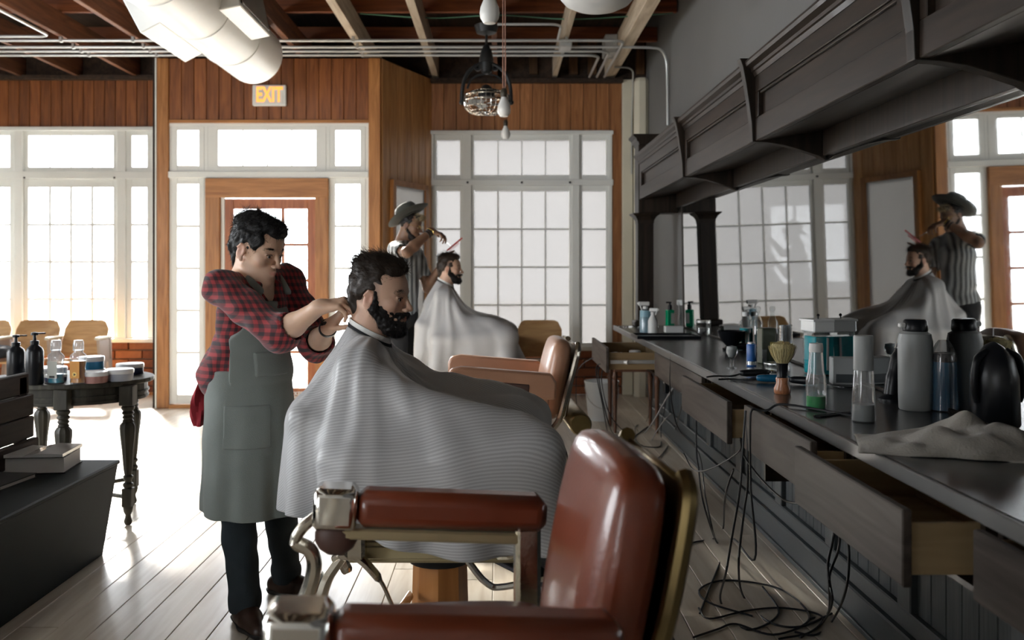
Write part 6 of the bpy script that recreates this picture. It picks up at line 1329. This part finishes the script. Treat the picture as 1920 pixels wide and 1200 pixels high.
    for nm, b0, b1, z0, z1 in (('chest_pocket',-.085,.055,.965,1.055),('hip_pocket',-.165,-.03,.70,.86)):
        Fp = Field((-1.25,3.15,z0-.03), (-.65,3.85,z1+.03), .0048)
        if nm == 'hip_pocket': Fp.fn((-1.25,3.15,.5), (-.65,3.85,1.02), skirt(.007), .004)
        else: Fp.ell(ch, (.128,.174,.18), .04, Mb); Fp.ell(ch+V(-.03,.02,-.16), (.143,.171,.17), .05, Mb); Fp.ell(pv+V(-.0,.0,.06), (.163,.183,.127), .05, Mb)
        def clipf(x,y,z): a = (x-ch[0])*fwd[0]+(y-ch[1])*fwd[1]; b = (x-ch[0])*lf[0]+(y-ch[1])*lf[1]; return np.maximum.reduce([.0-a+0*z, b-b1+0*z, b0-b+0*z, z-z1+0*a, z0-z+0*a])
        Fp.clip(clipf); vs, fs = Fp.mesh(1); np_mesh(nm, vs, fs, 'apron_cloth', ap, root)
    r_ = Vector(root)
    for s in (1,-1):
        q = [ch+fwd*.098+lf*s*.075+V(0,0,.078), nb+fwd*.095+lf*s*.07+V(0,0,-.055), nb+fwd*.03+lf*s*.085+V(0,0,-.005), nb-fwd*.045+lf*s*.06+V(0,0,.0)]
        MB().tube([p-r_ for p in spline([Vector(p) for p in q], 6)], .013, 8, flat=.28).build('strap', 'apron_cloth', ap)
    # trousers and shoes
    Fl = Field((-1.22,3.3,.03), (-.70,3.98,1.0), .006)
    Fl.ell(pv+V(0,0,-.02), (.11,.15,.10), .05, Mb)
    for h_, k_, a_ in ((V(-.995,3.42,.86), V(-1.005,3.46,.47), V(-.975,3.475,.075)), (V(-.92,3.58,.86), V(-.895,3.66,.47), V(-.895,3.80,.075))):
        Fl.cone(h_, k_, .088, .066, .03); Fl.cone(k_, a_+V(0,0,.02), .068, .056, .03); Fl.cone(a_+V(0,0,.005), a_+V(0,0,.035), .060, .060, .008)
    Fl.clip(lambda x,y,z: .055-z+0*x+0*y); vs, fs = Fl.mesh(1); np_mesh('trousers', ruffle(vs, fs, .008, 14), fs, 'denim_dark', p_, root)
    for a_, dr in ((V(-.975,3.475,0), V(.55,-.84,0)), (V(-.895,3.80,0), V(.93,-.36,0))):
        dr = dr/np.linalg.norm(dr); Fo = Field(a_-V(.3,.3,.02), a_+V(.3,.3,.16), .005)
        Fo.cone(a_-dr*.05+V(0,0,.04), a_+dr*.06+V(0,0,.04), .038, .043, .02); Fo.cone(a_+dr*.06+V(0,0,.035), a_+dr*.155+V(0,0,.025), .044, .030, .02); Fo.cone(a_+V(0,0,.05), a_+V(0,0,.09), .045, .043, .03); Fo.clip(lambda x,y,z: .012-z+0*x+0*y)
        vs, fs = Fo.mesh(1); sh = np_mesh('shoe', vs, fs, 'shoe_leather', p_, root)
        Fo = Field(a_-V(.3,.3,.02), a_+V(.3,.3,.1), .005); Fo.cone(a_-dr*.05+V(0,0,.03), a_+dr*.06+V(0,0,.03), .043, .048, .02); Fo.cone(a_+dr*.06+V(0,0,.03), a_+dr*.155+V(0,0,.03), .048, .036, .02); Fo.clip(lambda x,y,z: np.maximum(z-.022,.002-z)+0*x+0*y); vs, fs = Fo.mesh(0); np_mesh('sole', vs, fs, 'sole', sh, root)
    wd = (Lw-Le)/np.linalg.norm(Lw-Le); q = Vector(wd).to_track_quat('Z','Y').to_matrix()
    MB().lathe([(.030,-.014),(.0325,-.012),(.0325,.012),(.030,.014)], Vector(Lw-wd*.02)-r_, 24, rot=q).box(Vector(Lw-wd*.02)-r_+Vector((-.005,-.03,.016)), (.03,.012,.034), .004, q).build('watch', 'watch_black', p_)
    tk = Vector(tl[1])*.65+Vector(tl[0][0])*.35; q = Vector((.25,.10,.95)).to_track_quat('Z','Y').to_matrix()
    t = thing('hair_trimmer', 'slim pale trimmer held behind the nearest client\'s neck', 'trimmer', tk); MB().lathe([(.001,-.06),(.010,-.058),(.012,-.02),(.011,.035),(.008,.05),(.001,.05)], (0,0,0), 14, rot=q).build('trimmer_body', 'white_plastic', t); MB().box(q@Vector((0,0,.054)), (.022,.008,.014), .001, q).build('blade', 'chrome', t, flat=True)
barber_one()
rc = thing('red_cloth', 'red cloth hanging from the plaid barber\'s back pocket', 'cloth', (-1.150, 3.50, .93)); mat('red_rag', (.30,.02,.03), .9, bump=.2)
b = MB(); n = 14; vs = []
for j in range(10):
    for i in range(n):
        q = 2*math.pi*i/n; r = (.018+.016*math.sin(j*.33))*(1+.35*math.sin(3*q+j*.5)); vs.append((r*math.cos(q)*.8-.0012*j, r*math.sin(q)*1.4, -.019*j))
b.add(vs, [(j*n+i, j*n+(i+1)%n, (j+1)*n+(i+1)%n, (j+1)*n+i) for j in range(9) for i in range(n)]+[tuple(range(n)), tuple(9*n+k for k in range(n))[::-1]]); b.build('folds', 'red_rag', rc); MB().tube([(0,0,.0),(.03,.0,.03)], .008, 6).build('loop', 'red_rag', rc)
# ---- barber in the hat ---------------------------------------------------------------
def barber_two():
    root = (-.82,7.86,0); p_ = thing('person', 'barber in a wide grey hat and striped shirt combing the far client\'s hair', 'person', root)
    L = Loc(None, V(-.765,7.80,1.745), frame((.93,-.25,-.22)), 1.02); Mb = frame((.92,-.38,0)); nb = V(-.81,7.84,1.61)
    Rs, Re, Rw = V(-.875,7.65,1.535), V(-.76,7.38,1.50), V(-.565,7.53,1.685); Ls, Le, Lw = V(-.74,8.02,1.50), V(-.635,7.98,1.20), V(-.505,7.86,1.40)
    ch, pv = V(-.82,7.84,1.40), V(-.85,7.87,1.0)
    Fd = Field((-1.05,7.25,.9), (-.25,8.15,1.95), .006); L.F = Fd; head(L); Fd.cone(L.p((-.022,0,-.05)), nb, .056, .06, .02)
    Fd.ell(ch, (.10,.15,.17), .04, Mb); Fd.ell((ch+pv)/2, (.10,.13,.2), .05, Mb)
    for s, e, w in ((Rs,Re,Rw),(Ls,Le,Lw)): Fd.cone(nb+V(0,0,-.03), s, .05, .055, .03); Fd.cone(s, e, .052, .042, .02); Fd.cone(e, e+(w-e)*.3, .042, .045, .02); Fd.cone(e+(w-e)*.3, w, .045, .028, .02)
    t1 = hand(Fd, Rw, (.86,.15,-.30), (.2,-.2,.95), 1, [(20,30,20),(28,36,20),(36,40,22),(44,44,22)], 1.0, (25,25,15))
    t2 = hand(Fd, Lw, (.42,-.30,.86), (-.55,-.7,.3), -1, [(10,18,12),(20,26,18),(30,34,20),(38,38,20)], 1.0)
    vs, fs = Fd.mesh(1); np_mesh('body', vs, fs, 'skin_dark', p_, root, attrs(vs, L)); eyes(p_, L, root)
    def bb(Q):
        Q.ell((.030,0,-.088), (.058,.054,.042), .02)
        for s in (1,-1): Q.cone((-.0,s*.062,-.045), (.055,s*.034,-.103), .014, .016, .015); Q.cone((.099,s*.003,-.0545), (.083,s*.027,-.066), .005, .005, .004)
    bv, bf = shell(L, (-.05,-.1,-.16), (.13,.1,.03), .005, bb, lambda x,y,z: np.maximum(z+.034+(x-.02)*.95*np.where(x>.02,1,0)+0*y, .011-np.sqrt((z+.069)**2+np.maximum(0,np.abs(y)-.014)**2)-np.where(x>.075,0,1)), .003, 90); np_mesh('beard', bv, bf, 'hair_dark', p_, root)
    def hb(Q): Q.ell((-.014,0,.028), (.0965,.079,.088), .01); Q.ell((.066,.0,.072), (.032,.05,.028), .02)
    hv, hf = shell(L, (-.14,-.11,-.1), (.13,.11,.16), .006, hb, lambda x,y,z: np.maximum(np.maximum(x-np.interp(z+0*x+0*y,[-.03,.0,.04,.07],[-.03,.02,.055,.10]), np.where(x>-.04,-.0-z,-.04-z)), -1), .006, 50); np_mesh('hair', hv, hf, 'hair_dark', p_, root); hn = vnormals(hv, hf)
    fr_ = local(L, hv); k = (fr_[:,0] > .03)
    strands('hair_tuft', hv[k], hn[k], np.tile(L.M@np.array((.7,.1,.3)),(1,1))[0], 500, .035, .0012, 'hair_blond', p_, root, lift=.4, jit=.4, seed=4)
    # hat, set well back
    Mh = Loc(None, L.p((-.034,0,.072)), L.M@np.array(Matrix.Rotation(R(-44),3,'Y')), 1.0); q = Matrix(Mh.M.tolist()); o_ = Vector(Mh.o)-Vector(root)
    cr = MB().lathe([(.098,-.01),(.097,.03),(.092,.075),(.078,.100),(.05,.112),(.02,.106),(.001,.104)], (0,0,0), 32, sx=1.06, sy=.92); cr.v = [tuple(q@Vector((v[0],v[1],v[2]))+o_) for v in cr.v]; hat = cr.build('hat', 'felt_hat', p_)
    br = MB().lathe([(.09,-.006),(.13,-.010),(.185,.004),(.188,.008),(.13,-.004),(.09,.0)], (0,0,0), 40, sx=1.04, sy=.98); br.v = [tuple(q@Vector((v[0], v[1], v[2]+.02*(v[1]/.17)**2))+o_) for v in br.v]; br.build('brim', 'felt_hat', hat)
    bd = MB().lathe([(.0995,-.003),(.1,.026),(.0985,.027),(.098,-.003)], (0,0,0), 32, sx=1.06, sy=.92); bd.v = [tuple(q@Vector(v)+o_) for v in bd.v]; bd.build('hat_band', 'hat_band', hat)
    r_ = Vector(root); g = MB()
    for s in (1,-1):
        c = Vector(L.p((.092,s*.034,-.004)))-r_; M_ = Matrix(L.M.tolist()); g.tube([c+M_@Vector((0,.021*math.cos(a*.5236),.018*math.sin(a*.5236))) for a in range(13)], .0014, 5, False); g.tube([Vector(L.p((.088,s*.056,.002)))-r_, Vector(L.p((-.005,s*.079,.006)))-r_], .0013, 5)
    g.tube([Vector(L.p((.096,.014,-.002)))-r_, Vector(L.p((.096,-.014,-.002)))-r_], .0014, 5); g.build('glasses', 'gold', p_); MB().ell(Vector(L.p((-.008,-.084,-.044)))-r_, .005, 10).build('earring', 'gold', p_)
    # shirt, apron, trousers, shoes
    Fs = Field((-1.1,7.3,.85), (-.5,8.2,1.68), .006); Fs.ell(ch, (.118,.168,.185), .04, Mb); Fs.ell((ch+pv)/2, (.125,.155,.21), .05, Mb); Fs.ell(pv, (.135,.17,.13), .05, Mb); Fs.cone(nb+V(0,0,-.05), ch+V(0,0,.05), .075, .11, .04)
    for s, e, w in ((Rs,Re,Rw),(Ls,Le,Lw)): Fs.cone(nb+V(0,0,-.05), s, .06, .068, .04); Fs.cone(s, s+(e-s)*.62, .068, .066, .02); c = s+(e-s)*.64; Fs.cone(c, c+(e-s)*.3, .058, .06, .004, -1)
    Fs.cone(nb, nb+V(.01,0,.1), .062, .07, .006, -1); vs, fs = Fs.mesh(1); np_mesh('shirt', ruffle(vs, fs, .010, 12), fs, 'striped_shirt', p_, root)
    Fl = Field((-1.1,7.6,.03), (-.55,8.15,1.1), .008); Fl.ell(pv+V(0,0,-.03), (.135,.172,.13), .05, Mb)
    for h_, k_, a_ in ((V(-.88,7.79,.92), V(-.86,7.78,.52), V(-.88,7.78,.07)), (V(-.82,7.95,.92), V(-.80,7.96,.52), V(-.82,7.97,.07))): Fl.cone(h_, k_, .095, .07, .03); Fl.cone(k_, a_, .07, .056, .03)
    Fl.clip(lambda x,y,z: .05-z+0*x+0*y); vs, fs = Fl.mesh(1); np_mesh('trousers', vs, fs, 'black_cloth', p_, root)
    for a_ in (V(-.88,7.78,0), V(-.82,7.97,0)):
        Fo = Field(a_-V(.2,.2,.02), a_+V(.3,.2,.16), .007); Fo.cone(a_+V(-.05,0,.04), a_+V(.06,-.01,.04), .038, .044, .02); Fo.cone(a_+V(.06,-.01,.035), a_+V(.16,-.03,.026), .044, .03, .02); Fo.cone(a_+V(0,0,.05), a_+V(0,0,.09), .045, .045, .03); Fo.clip(lambda x,y,z: .003-z+0*x+0*y); vs, fs = Fo.mesh(1); np_mesh('shoe', vs, fs, 'shoe_leather', p_, root)
    wd = (Rw-Re)/np.linalg.norm(Rw-Re); q = Vector(wd).to_track_quat('Z','Y').to_matrix()
    for k, m_ in ((.03,'watch_black'),(.055,'sole'),(.012,'gold')): MB().lathe([(.033,-.008),(.037,-.005),(.037,.005),(.033,.008)], Vector(Rw-wd*k)-r_, 20, rot=q).build('bracelet', m_, p_)
    t = thing('hair_comb', 'red comb held on top of the far client\'s hair', 'comb', (-.40,7.72,1.565)); mat('comb_red', (.50,.05,.045), .35)
    q = Matrix.Rotation(R(-40),3,'Y'); MB().box(q@Vector((.02,0,0)), (.17,.006,.014), .002, q).build('comb_back', 'comb_red', t, flat=True)
    c = MB()
    for j in range(22): c.box(q@Vector((-.05+j*.005,0,-.016)), (.002,.004,.02), 0, q)
    c.build('teeth', 'comb_red', t, flat=True)
    t = thing('hair_scissors', 'scissors held between the far barber\'s raised hand and the comb', 'scissors', Vector(t1[1])); tip = Vector((-.41,7.70,1.56))-Vector(t1[1])
    for s in (-1,1): MB().tube([(0,s*.006,.01), tip*.5+Vector((0,-s*.001,0)), tip+Vector((0,s*.004,0))], [.004,.004,.001], 6).tube([Vector((.012*math.cos(a*.5236), s*.016+.012*math.sin(a*.5236), .02)) for a in range(13)], .003, 5, False).build('blade', 'chrome', t)
barber_two()
